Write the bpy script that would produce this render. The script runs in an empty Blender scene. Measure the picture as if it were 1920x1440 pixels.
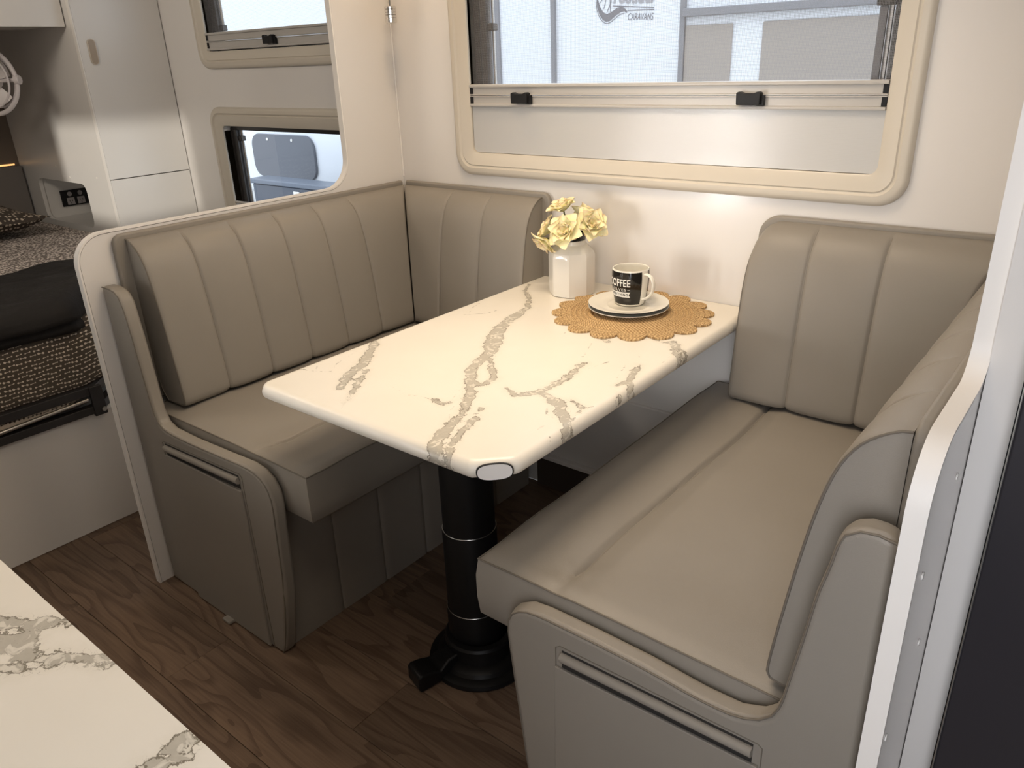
import bpy, bmesh, math, random
import numpy as np
from mathutils import Vector, Matrix, geometry
random.seed(7); np.random.seed(7)
S = bpy.context.scene
COL = S.collection

# ------------------------------------------------------------------ camera
cam_d = bpy.data.cameras.new('camera'); cam = bpy.data.objects.new('camera', cam_d); COL.objects.link(cam)
R = [[0.7798974, 0.6248958, -0.0355704], [0.2190174, -0.3256977, -0.9197567], [-0.5863373, 0.7095253, -0.3908739]]
cam.matrix_world = Matrix(((R[0][0], -R[1][0], -R[2][0], 1.9042), (R[0][1], -R[1][1], -R[2][1], -1.79),
                           (R[0][2], -R[1][2], -R[2][2], 1.3165), (0, 0, 0, 1)))
cam_d.sensor_width = 36; cam_d.lens = 1444.495 / 1920 * 36; cam_d.clip_start = 0.02
S.camera = cam

# ------------------------------------------------------------------ world, lights, exposure
S.view_settings.view_transform = 'Standard'; S.view_settings.look = 'None'
S.view_settings.exposure = -0.42; S.view_settings.gamma = 1.0; S.view_settings.use_curve_mapping = False
w = bpy.data.worlds.new('sky'); S.world = w; w.use_nodes = True
bg = w.node_tree.nodes['Background']; bg.inputs[0].default_value = (0.80, 0.89, 1.0, 1); bg.inputs[1].default_value = 3.0

def area(name, loc, target, sx, sy, power, color, spread=180):
    l = bpy.data.lights.new(name, 'AREA'); l.shape = 'RECTANGLE'; l.size = sx; l.size_y = sy
    l.energy = power; l.color = color; l.spread = math.radians(spread)
    o = bpy.data.objects.new(name, l); COL.objects.link(o); o.location = loc
    o.rotation_euler = (Vector(target) - Vector(loc)).to_track_quat('-Z', 'Y').to_euler()
    return o
WARM = (1.0, 0.80, 0.58)
area('ceiling_lamp_light', (0.95, -0.62, 1.93), (0.95, -0.62, 0), 0.55, 0.35, 8.8, WARM, 130)
area('corner_downlight', (0.28, -0.22, 1.95), (0.16, -0.14, 0), 0.10, 0.10, 2.8, (1.0, 0.72, 0.44))
area('partition_fill_light', (1.45, -1.35, 1.94), (0.1, -1.0, 0.7), 0.5, 0.3, 7.5, (1.0, 0.87, 0.72))  # added fill tilted at the left partition, no fixture there
area('bedroom_fill_light', (-0.75, -1.6, 1.88), (-0.9, -0.3, 0.8), 0.5, 0.3, 8.5, (1.0, 0.88, 0.74))  # added fill to lift the bed and the wall beside it
area('entry_door_daylight', (2.02, -2.30, 0.95), (1.75, -0.9, 0.75), 0.6, 1.5, 13.0, (0.92, 0.94, 1.0), 130)
area('glare_strip_light', (0.11, -2.30, 0.84), (1.16, 0, 1.08), 0.10, 0.46, 0.8, (1.0, 0.97, 0.94), 42)  # added strip light, makes a glare lobe on the blind and wall
area('glare_strip_side_light', (-0.29, -2.30, 0.86), (0.93, 0, 1.10), 0.08, 0.30, 0.45, (1.0, 0.97, 0.94), 42)  # second added strip, for the left glare lobe
sun_d = bpy.data.lights.new('sun', 'SUN'); sun_d.energy = 11.0; sun_d.angle = math.radians(2.0); sun_d.color = (1.0, 0.93, 0.84)
sun = bpy.data.objects.new('sun', sun_d); COL.objects.link(sun); sun.location = (1, -4, 2)
sun.rotation_euler = Vector((-0.67, 1.0, -0.015)).to_track_quat('-Z', 'Y').to_euler()

# ------------------------------------------------------------------ material helpers
class M:
    def __init__(s, name, rough=0.5, color=(0.8, 0.8, 0.8), metal=0.0, spec=0.5):
        s.m = bpy.data.materials.new(name); s.m.use_nodes = True
        s.t = s.m.node_tree; s.b = s.t.nodes['Principled BSDF']; s.out = s.t.nodes['Material Output']
        s.b.inputs['Base Color'].default_value = (*color, 1); s.b.inputs['Roughness'].default_value = rough
        s.b.inputs['Metallic'].default_value = metal; s.b.inputs['Specular IOR Level'].default_value = spec
    def n(s, typ, **kw):
        x = s.t.nodes.new(typ)
        for k, v in kw.items(): setattr(x, k, v)
        return x
    def put(s, sock, v):
        if hasattr(v, 'is_output'): s.t.links.new(v, sock)
        elif isinstance(v, (tuple, list)): sock.default_value = (*v, 1) if len(v) == 3 and sock.type == 'RGBA' else v
        else: sock.default_value = v
    def math(s, op, a, b=0.0, c=None):
        x = s.n('ShaderNodeMath', operation=op); s.put(x.inputs[0], a); s.put(x.inputs[1], b)
        if c is not None: s.put(x.inputs[2], c)
        return x.outputs[0]
    def smooth(s, v, a, b, lo=0.0, hi=1.0):
        x = s.n('ShaderNodeMapRange', interpolation_type='SMOOTHSTEP')
        s.put(x.inputs[0], v); s.put(x.inputs[1], a); s.put(x.inputs[2], b); s.put(x.inputs[3], lo); s.put(x.inputs[4], hi)
        return x.outputs[0]
    def mix(s, f, a, b):
        x = s.n('ShaderNodeMix', data_type='RGBA'); s.put(x.inputs[0], f); s.put(x.inputs[6], a); s.put(x.inputs[7], b)
        return x.outputs[2]
    def noise(s, vec, scale, detail=4.0, rough=0.5, dist=0.0):
        x = s.n('ShaderNodeTexNoise'); 
        if vec is not None: s.put(x.inputs['Vector'], vec)
        x.inputs['Scale'].default_value = scale; x.inputs['Detail'].default_value = detail
        x.inputs['Roughness'].default_value = rough; x.inputs['Distortion'].default_value = dist
        return x.outputs[0]
    def obj(s): return s.n('ShaderNodeTexCoord').outputs['Object']
    def bump(s, h, dist=0.001, strength=0.5):
        x = s.n('ShaderNodeBump'); x.inputs['Distance'].default_value = dist; x.inputs['Strength'].default_value = strength
        s.put(x.inputs['Height'], h); s.t.links.new(x.outputs[0], s.b.inputs['Normal'])
    def color(s, v): s.put(s.b.inputs['Base Color'], v)

def plain(name, color, rough, bump=0.0, bscale=300.0, metal=0.0, vary=0.03, spec=0.5):
    m = M(name, rough, color, metal, spec)
    v = m.noise(m.obj(), 9.0, 3.0)
    lo = tuple(c * (1 - vary) for c in color); hi = tuple(min(1, c * (1 + vary)) for c in color)
    m.color(m.mix(v, lo, hi))
    if bump: m.bump(m.noise(m.obj(), bscale, 5.0, 0.6), bump, 0.4)
    return m.m
def emit(name, color, strength):
    m = M(name); m.b.inputs['Emission Color'].default_value = (*color, 1); m.b.inputs['Emission Strength'].default_value = strength
    m.b.inputs['Base Color'].default_value = (*color, 1)
    return m.m

LEA = plain('grey_leather', (0.275, 0.250, 0.216), 0.42, 0.0006, 900, vary=0.04, spec=0.3)
LEAD = plain('grey_leather_base', (0.265, 0.238, 0.205), 0.5, 0.0006, 900, vary=0.04, spec=0.3)
SEAM = plain('stitch_thread', (0.20, 0.175, 0.14), 0.6)
PIPE = plain('leather_seam', (0.15, 0.13, 0.105), 0.6)
WHITE = plain('white_gloss_panel', (0.78, 0.755, 0.725), 0.17, vary=0.01, spec=0.8)
WARDM = plain('white_satin_door', (0.74, 0.72, 0.69), 0.32, vary=0.01)
EDGE = plain('white_edge_trim', (0.86, 0.83, 0.79), 0.35, vary=0.01)
CREAM = plain('cream_window_frame', (0.61, 0.56, 0.475), 0.40, vary=0.01)
RAIL = plain('blind_rail_plastic', (0.48, 0.46, 0.43), 0.30, vary=0.01)
BLIND = M('grey_blind_fabric', 0.20, (0.57, 0.57, 0.56), spec=0.8); 
_b = BLIND.n('ShaderNodeTexWave'); _b.bands_direction = 'Z'; _b.inputs['Scale'].default_value = 160; BLIND.put(_b.inputs['Vector'], BLIND.obj()); BLIND.bump(_b.outputs[0], 0.0004, 0.2); BLIND = BLIND.m
BLACK = plain('black_plastic', (0.012, 0.012, 0.013), 0.45, spec=0.25)
BLACKM = plain('black_painted_steel', (0.007, 0.0068, 0.0068), 0.42, spec=0.25)
DKFRAME = plain('dark_window_seal', (0.03, 0.027, 0.026), 0.35)
FRIDGE = plain('black_fridge_door', (0.030, 0.028, 0.033), 0.28)
CHROME = plain('chrome', (0.75, 0.73, 0.70), 0.15, metal=1.0)
STEEL = plain('brushed_steel', (0.55, 0.53, 0.50), 0.3, metal=1.0)
CERAM = plain('white_glazed_ceramic', (0.80, 0.77, 0.70), 0.12, vary=0.01)
CREAMC = plain('cream_glazed_china', (0.82, 0.79, 0.70), 0.08, vary=0.01)
BLKGL = plain('black_glaze', (0.012, 0.011, 0.010), 0.08)
PRINT = plain('white_print', (0.80, 0.78, 0.72), 0.3, vary=0.01)
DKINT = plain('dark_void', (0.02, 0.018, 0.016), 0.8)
FANW = plain('white_fan_plastic', (0.62, 0.58, 0.58), 0.4)
TAUPE = plain('taupe_bedhead_panel', (0.17, 0.135, 0.105), 0.6)
GREYHB = plain('grey_headboard_fabric', (0.20, 0.18, 0.165), 0.7, 0.0004, 700)
THROW = M('black_quilted_throw', 0.7, (0.012, 0.0105, 0.010), spec=0.3); THROW.bump(THROW.noise(THROW.obj(), 14, 4, 0.55), 0.012, 0.6); THROW = THROW.m
GREYP = plain('grey_plastic', (0.33, 0.31, 0.31), 0.45)
DARKF = plain('dark_grey_bed_frame', (0.028, 0.026, 0.026), 0.45)
NICKEL = plain('satin_nickel', (0.55, 0.47, 0.38), 0.35, metal=0.6)

def glass(name, tint=(1, 1, 1), mixf=0.06):
    m = M(name); t = m.n('ShaderNodeBsdfTransparent'); t.inputs[0].default_value = (*tint, 1)
    g = m.n('ShaderNodeBsdfGlossy'); g.inputs['Roughness'].default_value = 0.02
    x = m.n('ShaderNodeMixShader'); x.inputs[0].default_value = mixf
    m.t.links.new(t.outputs[0], x.inputs[1]); m.t.links.new(g.outputs[0], x.inputs[2]); m.t.links.new(x.outputs[0], m.out.inputs[0])
    return m.m
TINT = glass('added_tint_glass', (0.24, 0.24, 0.235), 0.04)  # for the added pane that dims daylight through the unseen opening
GLASS = glass('window_glass', (0.93, 0.95, 0.96))
def screen():
    m = M('fly_screen_mesh'); t = m.n('ShaderNodeBsdfTransparent'); d = m.n('ShaderNodeBsdfDiffuse'); d.inputs[0].default_value = (0.5, 0.5, 0.52, 1)
    sx = m.n('ShaderNodeSeparateXYZ'); m.put(sx.inputs[0], m.obj())
    px = m.math('PINGPONG', m.math('MULTIPLY', sx.outputs[0], 700.0), 1.0); pz = m.math('PINGPONG', m.math('MULTIPLY', sx.outputs[2], 700.0), 1.0)
    f = m.math('MAXIMUM', m.smooth(px, 0.70, 0.82), m.smooth(pz, 0.74, 0.86))
    x = m.n('ShaderNodeMixShader'); m.put(x.inputs[0], m.math('MULTIPLY', f, 0.42))
    m.t.links.new(t.outputs[0], x.inputs[1]); m.t.links.new(d.outputs[0], x.inputs[2]); m.t.links.new(x.outputs[0], m.out.inputs[0])
    return m.m
SCREEN = screen()

def marble():
    m = M('white_marble_laminate', 0.30, (0.85, 0.8, 0.7))
    a = m.n('ShaderNodeAttribute', attribute_name='vein').outputs['Fac']; c = m.n('ShaderNodeAttribute', attribute_name='crack').outputs['Fac']
    o = m.obj()
    n1 = m.noise(o, 42, 5, 0.68); n2 = m.noise(o, 170, 4, 0.6); n3 = m.noise(o, 34, 3); n4 = m.noise(o, 60, 3, 0.5, 1.2)
    d = m.math('ADD', m.math('SUBTRACT', a, 0.0022), m.math('MULTIPLY', m.math('SUBTRACT', n1, 0.5), 0.036))
    d = m.math('ADD', d, m.math('MULTIPLY', m.math('SUBTRACT', n2, 0.5), 0.004))
    fill = m.smooth(d, -0.0008, 0.0006, 1.0, 0.0)
    inner = m.smooth(n4, 0.36, 0.50, 0.22, 1.0)
    edge = m.smooth(m.math('ABSOLUTE', d), 0.0004, 0.0015, 1.0, 0.0)
    edge = m.math('MULTIPLY', edge, m.smooth(n3, 0.32, 0.52, 0.2, 1.0))
    hair = m.math('MULTIPLY', m.smooth(m.math('ABSOLUTE', m.math('SUBTRACT', n4, 0.46)), 0.002, 0.010, 1.0, 0.0), m.smooth(a, 0.002, 0.010, 0.8, 0.0))
    edge = m.math('MAXIMUM', edge, m.math('MULTIPLY', hair, 0.6))
    dc = m.math('ADD', c, m.math('MULTIPLY', m.math('SUBTRACT', n1, 0.5), 0.010))
    crack = m.math('MULTIPLY', m.smooth(m.math('ABSOLUTE', dc), 0.0004, 0.0015, 1.0, 0.0), m.smooth(n3, 0.36, 0.58, 0.15, 0.85))
    hal = m.smooth(d, 0.0, 0.016, 0.16, 0.0)
    base = m.mix(m.noise(o, 7, 3), (0.80, 0.755, 0.665), (0.86, 0.815, 0.725))
    col = m.mix(hal, base, (0.62, 0.57, 0.45))
    col = m.mix(m.math('MULTIPLY', fill, inner), col, m.mix(n2, (0.43, 0.40, 0.34), (0.57, 0.53, 0.45)))
    col = m.mix(m.math('MULTIPLY', edge, 0.95), col, (0.20, 0.175, 0.13))
    col = m.mix(crack, col, (0.25, 0.22, 0.17))
    m.color(col); return m.m
MARBLE = marble()

def wood():
    m = M('brown_oak_vinyl', 0.46, spec=0.35)
    o = m.obj(); info = m.n('ShaderNodeObjectInfo')
    rv = m.n('ShaderNodeCombineXYZ'); m.put(rv.inputs[0], m.math('MULTIPLY', info.outputs['Random'], 37.0)); m.put(rv.inputs[1], m.math('MULTIPLY', info.outputs['Random'], 11.0))
    ad = m.n('ShaderNodeVectorMath', operation='ADD'); m.put(ad.inputs[0], o); m.put(ad.inputs[1], rv.outputs[0])
    mp = m.n('ShaderNodeMapping'); mp.inputs['Scale'].default_value = (1.5, 8.0, 1.0); m.put(mp.inputs[0], ad.outputs[0])
    base = m.noise(mp.outputs[0], 1.0, 2.0, 0.45, 0.3)
    rings = m.math('FRACT', m.math('MULTIPLY', base, 9.0))
    rings = m.smooth(rings, 0.0, 0.55, 0.0, 1.0)
    mp2 = m.n('ShaderNodeMapping'); mp2.inputs['Scale'].default_value = (6, 190, 1); m.put(mp2.inputs[0], ad.outputs[0])
    fine = m.noise(mp2.outputs[0], 1.0, 4.0, 0.65)
    patch = m.noise(ad.outputs[0], 5.0, 2.0)
    f = m.math('ADD', m.math('MULTIPLY', rings, 0.20), m.math('ADD', m.math('MULTIPLY', fine, 0.62), m.math('MULTIPLY', patch, 0.25)))
    tone = m.math('ADD', 0.80, m.math('MULTIPLY', info.outputs['Random'], 0.35))
    col = m.mix(m.smooth(f, 0.25, 0.95), (0.085, 0.052, 0.034), (0.215, 0.145, 0.098))
    hs = m.n('ShaderNodeHueSaturation'); m.put(hs.inputs['Color'], col); m.put(hs.inputs['Value'], tone)
    m.color(hs.outputs[0]); m.bump(f, 0.0006, 0.3); return m.m
WOOD = wood()

def bone_fabric(name, dark, light, invert=False):
    """dumb-bell print: two dots joined by a thin line, one per jittered cell"""
    m = M(name, 0.8, spec=0.2); s = m.n('ShaderNodeSeparateXYZ'); m.put(s.inputs[0], m.obj())
    u = m.math('MULTIPLY', m.math('ADD', m.math('MULTIPLY', s.outputs[0], 0.75), s.outputs[1]), 44.0)
    v = m.math('MULTIPLY', s.outputs[2], 78.0)
    row = m.math('FLOOR', v); u = m.math('ADD', u, m.math('MULTIPLY', row, 0.37))
    cu = m.math('FLOOR', u)
    cell = m.n('ShaderNodeCombineXYZ'); m.put(cell.inputs[0], cu); m.put(cell.inputs[1], row)
    wn = m.n('ShaderNodeTexWhiteNoise'); m.put(wn.inputs['Vector'], cell.outputs[0])
    sc = m.n('ShaderNodeSeparateColor'); m.put(sc.inputs[0], wn.outputs['Color'])
    lu = m.math('SUBTRACT', m.math('FRACT', u), m.math('ADD', 0.5, m.math('MULTIPLY', m.math('SUBTRACT', sc.outputs[0], 0.5), 0.25)))
    lv = m.math('SUBTRACT', m.math('FRACT', v), m.math('ADD', 0.5, m.math('MULTIPLY', m.math('SUBTRACT', sc.outputs[1], 0.5), 0.3)))
    lv = m.math('ADD', lv, m.math('MULTIPLY', lu, m.math('MULTIPLY', m.math('SUBTRACT', sc.outputs[2], 0.5), 0.5)))
    au = m.math('ABSOLUTE', lu); lv2 = m.math('MULTIPLY', lv, 0.58)
    du = m.math('SUBTRACT', au, 0.26)
    dd = m.math('SQRT', m.math('ADD', m.math('MULTIPLY', du, du), m.math('MULTIPLY', lv2, lv2)))
    r = m.math('ADD', 0.085, m.math('MULTIPLY', sc.outputs[2], 0.06))
    dots = m.math('LESS_THAN', dd, r)
    line = m.math('MULTIPLY', m.math('LESS_THAN', m.math('ABSOLUTE', lv2), 0.030), m.math('LESS_THAN', au, 0.26))
    f = m.math('MAXIMUM', dots, line)
    m.color(m.mix(f, light if invert else dark, dark if invert else light))
    m.bump(m.noise(m.obj(), 11, 3), 0.01, 0.5); return m.m
BONE = bone_fabric('brown_dumbbell_fabric', (0.090, 0.074, 0.058), (0.66, 0.58, 0.48))
BONEW = bone_fabric('cream_dumbbell_fabric', (0.070, 0.056, 0.043), (0.50, 0.43, 0.35), True)
def dot_fabric(name, dark, light, scale, thr, rnd=1.0):
    m = M(name, 0.85, spec=0.2); v = m.n('ShaderNodeTexVoronoi'); m.put(v.inputs['Vector'], m.obj())
    v.inputs['Scale'].default_value = scale; v.inputs['Randomness'].default_value = rnd
    m.color(m.mix(m.smooth(v.outputs['Distance'], thr - 0.06, thr + 0.06, 1.0, 0.0), dark, light))
    m.bump(m.noise(m.obj(), 10, 3), 0.012, 0.5); return m.m
SPREAD = dot_fabric('speckled_bedspread', (0.17, 0.145, 0.13), (0.68, 0.61, 0.55), 105, 0.44)
PILLOW = dot_fabric('dotted_pillowcase', (0.055, 0.043, 0.034), (0.44, 0.37, 0.29), 62, 0.36, 0.45)

def jute():
    m = M('braided_jute', 0.85, spec=0.12); o = m.obj(); s = m.n('ShaderNodeSeparateXYZ'); m.put(s.inputs[0], o)
    r = m.math('SQRT', m.math('ADD', m.math('MULTIPLY', s.outputs[0], s.outputs[0]), m.math('MULTIPLY', s.outputs[1], s.outputs[1])))
    an = m.math('ARCTAN2', s.outputs[1], s.outputs[0])
    cx = m.n('ShaderNodeCombineXYZ'); m.put(cx.inputs[0], m.math('MULTIPLY', an, 24.0)); m.put(cx.inputs[1], m.math('MULTIPLY', r, 420.0))
    fib = m.noise(cx.outputs[0], 1.0, 4, 0.65, 0.5)
    # braid strands: slanted in each coil
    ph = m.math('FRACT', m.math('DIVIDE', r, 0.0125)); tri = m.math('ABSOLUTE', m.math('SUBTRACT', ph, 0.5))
    br = m.math('ABSOLUTE', m.math('SUBTRACT', m.math('FRACT', m.math('ADD', m.math('MULTIPLY', m.math('MULTIPLY', an, m.math('FLOOR', m.math('DIVIDE', r, 0.0125))), 1.6), m.math('MULTIPLY', tri, 1.4))), 0.5))
    f = m.math('ADD', m.math('MULTIPLY', fib, 0.75), m.math('MULTIPLY', br, 0.5))
    col = m.mix(m.smooth(f, 0.25, 0.80), (0.30, 0.17, 0.07), (0.86, 0.63, 0.34))
    stitch_shade = m.smooth(tri, 0.43, 0.49, 0.0, 0.55)  # stitch lines plus the shade in the coil gaps, painted into the colour
    m.color(m.mix(stitch_shade, col, (0.22, 0.12, 0.045)))
    m.bump(m.math('SUBTRACT', f, m.math('MULTIPLY', stitch_shade, 0.8)), 0.003, 0.8); return m.m
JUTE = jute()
def petal_mat():
    m = M('yellow_petal', 0.6, spec=0.2); g = m.n('ShaderNodeAttribute', attribute_name='tip').outputs['Fac']
    n = m.noise(m.obj(), 60, 2)
    col = m.mix(m.smooth(g, 0.0, 0.55), (0.92, 0.86, 0.42), (1.0, 0.93, 0.60))
    col = m.mix(m.math('MULTIPLY', m.smooth(g, 0.72, 1.0), m.math('ADD', 0.05, m.math('MULTIPLY', n, 0.7))), col, (0.98, 0.60, 0.42))
    m.color(col); m.b.inputs['Subsurface Weight'].default_value = 0.35; m.b.inputs['Subsurface Radius'].default_value = (0.01, 0.008, 0.004)
    return m.m
PETAL = petal_mat()
STEM = plain('green_stem', (0.13, 0.14, 0.045), 0.6)

# ------------------------------------------------------------------ object helpers
def tag(o, label=None, cat=None, group=None, kind=None):
    if label: o['label'] = label
    if cat: o['category'] = cat
    if group: o['group'] = group
    if kind: o['kind'] = kind
    return o
def thing(name, label, cat, loc=(0, 0, 0), group=None):
    o = bpy.data.objects.new(name, None); COL.objects.link(o); o.location = loc; o.empty_display_size = 0.05
    return tag(o, label, cat, group)
def origin(p):
    v = Vector((0, 0, 0))
    while p is not None: v += p.location; p = p.parent
    return v
def link(name, me, parent=None):
    o = bpy.data.objects.new(name, me); COL.objects.link(o)
    if parent: o.parent = parent
    return o
def mesh(name, verts, faces, mat, parent=None, smooth=True, bevel=0.0, seg=2, sharp=40, recalc=True, limit=35):
    """world-space verts -> one object (local to its thing)"""
    off = origin(parent)
    me = bpy.data.meshes.new(name)
    me.from_pydata([(v[0] - off.x, v[1] - off.y, v[2] - off.z) for v in verts], [], faces)
    if recalc:
        bm = bmesh.new(); bm.from_mesh(me); bmesh.ops.recalc_face_normals(bm, faces=bm.faces); bm.to_mesh(me); bm.free()
    me.update()
    if smooth:
        me.polygons.foreach_set('use_smooth', [True] * len(me.polygons))
        if not bevel: me.set_sharp_from_angle(angle=math.radians(sharp))
    mats = mat if isinstance(mat, (list, tuple)) else [mat]
    for x in mats: me.materials.append(x)
    o = link(name, me, parent)
    if bevel:
        b = o.modifiers.new('bevel', 'BEVEL'); b.width = bevel; b.segments = seg; b.limit_method = 'ANGLE'; b.angle_limit = math.radians(limit); b.harden_normals = True
    return o
def box(name, a, b, mat, parent=None, bevel=0.0, seg=2):
    x0, y0, z0 = a; x1, y1, z1 = b
    v = [(x0, y0, z0), (x1, y0, z0), (x1, y1, z0), (x0, y1, z0), (x0, y0, z1), (x1, y0, z1), (x1, y1, z1), (x0, y1, z1)]
    f = [(0, 3, 2, 1), (4, 5, 6, 7), (0, 1, 5, 4), (1, 2, 6, 5), (2, 3, 7, 6), (3, 0, 4, 7)]
    return mesh(name, v, f, mat, parent, smooth=bool(bevel), bevel=bevel, seg=seg)
def prism(name, poly, axis, a, b, mat, parent=None, bevel=0.0, seg=2, limit=35):
    """extrude a 2D outline along axis 0/1/2 from a to b; poly uses the other two axes in order"""
    def P(p, t):
        q = list(p); q.insert(axis, t); return tuple(q)
    n = len(poly)
    v = [P(p, a) for p in poly] + [P(p, b) for p in poly]
    f = [tuple(range(n)), tuple(range(2 * n - 1, n - 1, -1))] + [(i, (i + 1) % n, n + (i + 1) % n, n + i) for i in range(n)]
    return mesh(name, v, f, mat, parent, bevel=bevel, seg=seg, limit=limit)
def tube(name, pts, r, mat, parent=None, closed=False, n=8, join=None):
    P = [Vector(p) for p in pts]; V = []; F = []
    m = len(P); prev = None
    for i, p in enumerate(P):
        t = (P[(i + 1) % m] - P[i - 1]) if closed else (P[min(i + 1, m - 1)] - P[max(i - 1, 0)])
        t.normalize()
        if prev is None: u = t.orthogonal().normalized()
        else:
            u = prev - t * prev.dot(t); u = u.normalized() if u.length > 1e-6 else t.orthogonal().normalized()
        prev = u; w_ = t.cross(u)
        rr = r[i] if isinstance(r, (list, tuple)) else r
        for k in range(n):
            an = 2 * math.pi * k / n; V.append(p + (u * math.cos(an) + w_ * math.sin(an)) * rr)
    for i in range(m if closed else m - 1):
        for k in range(n):
            F.append((i * n + k, i * n + (k + 1) % n, ((i + 1) % m) * n + (k + 1) % n, ((i + 1) % m) * n + k))
    if not closed: F += [tuple(range(n))[::-1], tuple(range((m - 1) * n, m * n))]
    if join is not None:
        b = len(join[0]); join[0].extend(V); join[1].extend([tuple(i + b for i in f) for f in F]); return None
    return mesh(name, V, F, mat, parent)
def lathe(name, prof, c, mat, parent=None, n=48, rfun=None, cap0=True, cap1=False, sharp=40):
    V = []; F = []
    for j, (r, z) in enumerate(prof):
        for k in range(n):
            an = 2 * math.pi * k / n; rr = r * (rfun(an, j) if rfun else 1)
            V.append((c[0] + rr * math.cos(an), c[1] + rr * math.sin(an), c[2] + z))
    for j in range(len(prof) - 1):
        for k in range(n): F.append((j * n + k, j * n + (k + 1) % n, (j + 1) * n + (k + 1) % n, (j + 1) * n + k))
    if cap0: F.append(tuple(range(n))[::-1])
    if cap1: F.append(tuple(range((len(prof) - 1) * n, len(prof) * n)))
    return mesh(name, V, F, mat, parent, sharp=sharp)
def disc(name, c, axis, r, h, mat, parent=None, n=20, sx=1.0, bevel=0.0):
    """short cylinder centred on c, its axis along a vector"""
    ax = Vector(axis).normalized(); u = Vector((0, 0, 1)).cross(ax)
    u = u.normalized() if u.length > 1e-4 else Vector((1, 0, 0)); w_ = ax.cross(u)
    V = [Vector(c) + u * math.cos(2 * math.pi * k / n) * r * sx + w_ * math.sin(2 * math.pi * k / n) * r + ax * s for s in (-h / 2, h / 2) for k in range(n)]
    F = [tuple(range(n))[::-1], tuple(range(n, 2 * n))] + [(k, (k + 1) % n, n + (k + 1) % n, n + k) for k in range(n)]
    return mesh(name, V, F, mat, parent, bevel=bevel)
def rrect(x0, x1, z0, z1, r, n=8):
    out = []
    for cx, cz, a0 in ((x1 - r, z1 - r, 0), (x0 + r, z1 - r, 90), (x0 + r, z0 + r, 180), (x1 - r, z0 + r, 270)):
        for k in range(n + 1):
            a = math.radians(a0 + 90 * k / n); out.append((cx + r * math.cos(a), cz + r * math.sin(a)))
    return out
def plate(name, outer, holes, axis, a, b, mat, parent=None):
    """slab with holes: outer / holes are 2D loops; a = front coordinate, b = back coordinate along axis"""
    loops = [outer] + holes
    tri = geometry.tessellate_polygon([[Vector((p[0], p[1], 0)) for p in L] for L in loops])
    pts = [p for L in loops for p in L]; n = len(pts)
    def P(p, t):
        q = list(p); q.insert(axis, t); return tuple(q)
    V = [P(p, a) for p in pts] + [P(p, b) for p in pts]
    F = [tuple(t) for t in tri] + [tuple(i + n for i in t[::-1]) for t in tri]
    s = 0
    for L in loops:
        m = len(L); F += [(s + i, s + (i + 1) % m, n + s + (i + 1) % m, n + s + i) for i in range(m)]; s += m
    return mesh(name, V, F, mat, parent, smooth=False)
def loft(name, loops, mat, parent=None, closed=True, sharp=40):
    n = len(loops[0]); V = [p for L in loops for p in L]; F = []
    for j in range(len(loops) - 1):
        for i in range(n if closed else n - 1): F.append((j * n + i, j * n + (i + 1) % n, (j + 1) * n + (i + 1) % n, (j + 1) * n + i))
    return mesh(name, V, F, mat, parent, sharp=sharp)
def resample(pts, step):
    P = np.array(pts, float); d = np.r_[0, np.cumsum(np.linalg.norm(np.diff(P, axis=0), axis=1))]
    n = max(2, int(d[-1] / step) + 1); s = np.linspace(0, d[-1], n)
    return np.c_[tuple(np.interp(s, d, P[:, k]) for k in range(P.shape[1]))]
def smoothpoly(pts, it=2, closed=True):
    for _ in range(it):
        q = []
        m = len(pts); rng = range(m) if closed else range(m - 1)
        if not closed: q.append(pts[0])
        for i in rng:
            a = pts[i]; b = pts[(i + 1) % m]
            q.append(tuple(a[k] * .75 + b[k] * .25 for k in range(len(a)))); q.append(tuple(a[k] * .25 + b[k] * .75 for k in range(len(a))))
        if not closed: q.append(pts[-1])
        pts = q
    return pts
def text_mesh(body, size, sx=1.0, shear=0.0, offset=0.0, extrude=0.0, spacing=1.0):
    cu = bpy.data.curves.new('lettering', 'FONT'); cu.body = body; cu.size = size; cu.shear = shear; cu.offset = offset; cu.extrude = extrude; cu.space_character = spacing
    o = bpy.data.objects.new('lettering', cu); COL.objects.link(o); bpy.context.view_layer.update()
    me = bpy.data.meshes.new_from_object(o.evaluated_get(bpy.context.evaluated_depsgraph_get()))
    bpy.data.objects.remove(o); bpy.data.curves.remove(cu)
    for v in me.vertices: v.co.x *= sx
    return me
# ================================================================== SETTING
# floor of individual vinyl planks, joints recessed
fl = box('floor', (-2.4, -2.35, -0.03), (2.75, 0.0, -0.004), plain('floor_gap', (0.03, 0.02, 0.014), 0.8)); tag(fl, 'dark brown oak plank floor of the caravan', kind='structure')
def plank_mesh(L, W):
    x, y, b = L / 2 - .0003, W / 2 - .0003, .0006
    v = [(-x, -y, -.004), (x, -y, -.004), (x, y, -.004), (-x, y, -.004), (-x, -y, -b), (x, -y, -b), (x, y, -b), (-x, y, -b), (-x + b, -y + b, 0), (x - b, -y + b, 0), (x - b, y - b, 0), (-x + b, y - b, 0)]
    f = [(0, 1, 5, 4), (1, 2, 6, 5), (2, 3, 7, 6), (3, 0, 4, 7), (4, 5, 9, 8), (5, 6, 10, 9), (6, 7, 11, 10), (7, 4, 8, 11), (8, 9, 10, 11)]
    me = bpy.data.meshes.new('plank'); me.from_pydata(v, [], f); me.materials.append(WOOD); return me
PL = 1.22
shared = {}
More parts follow.
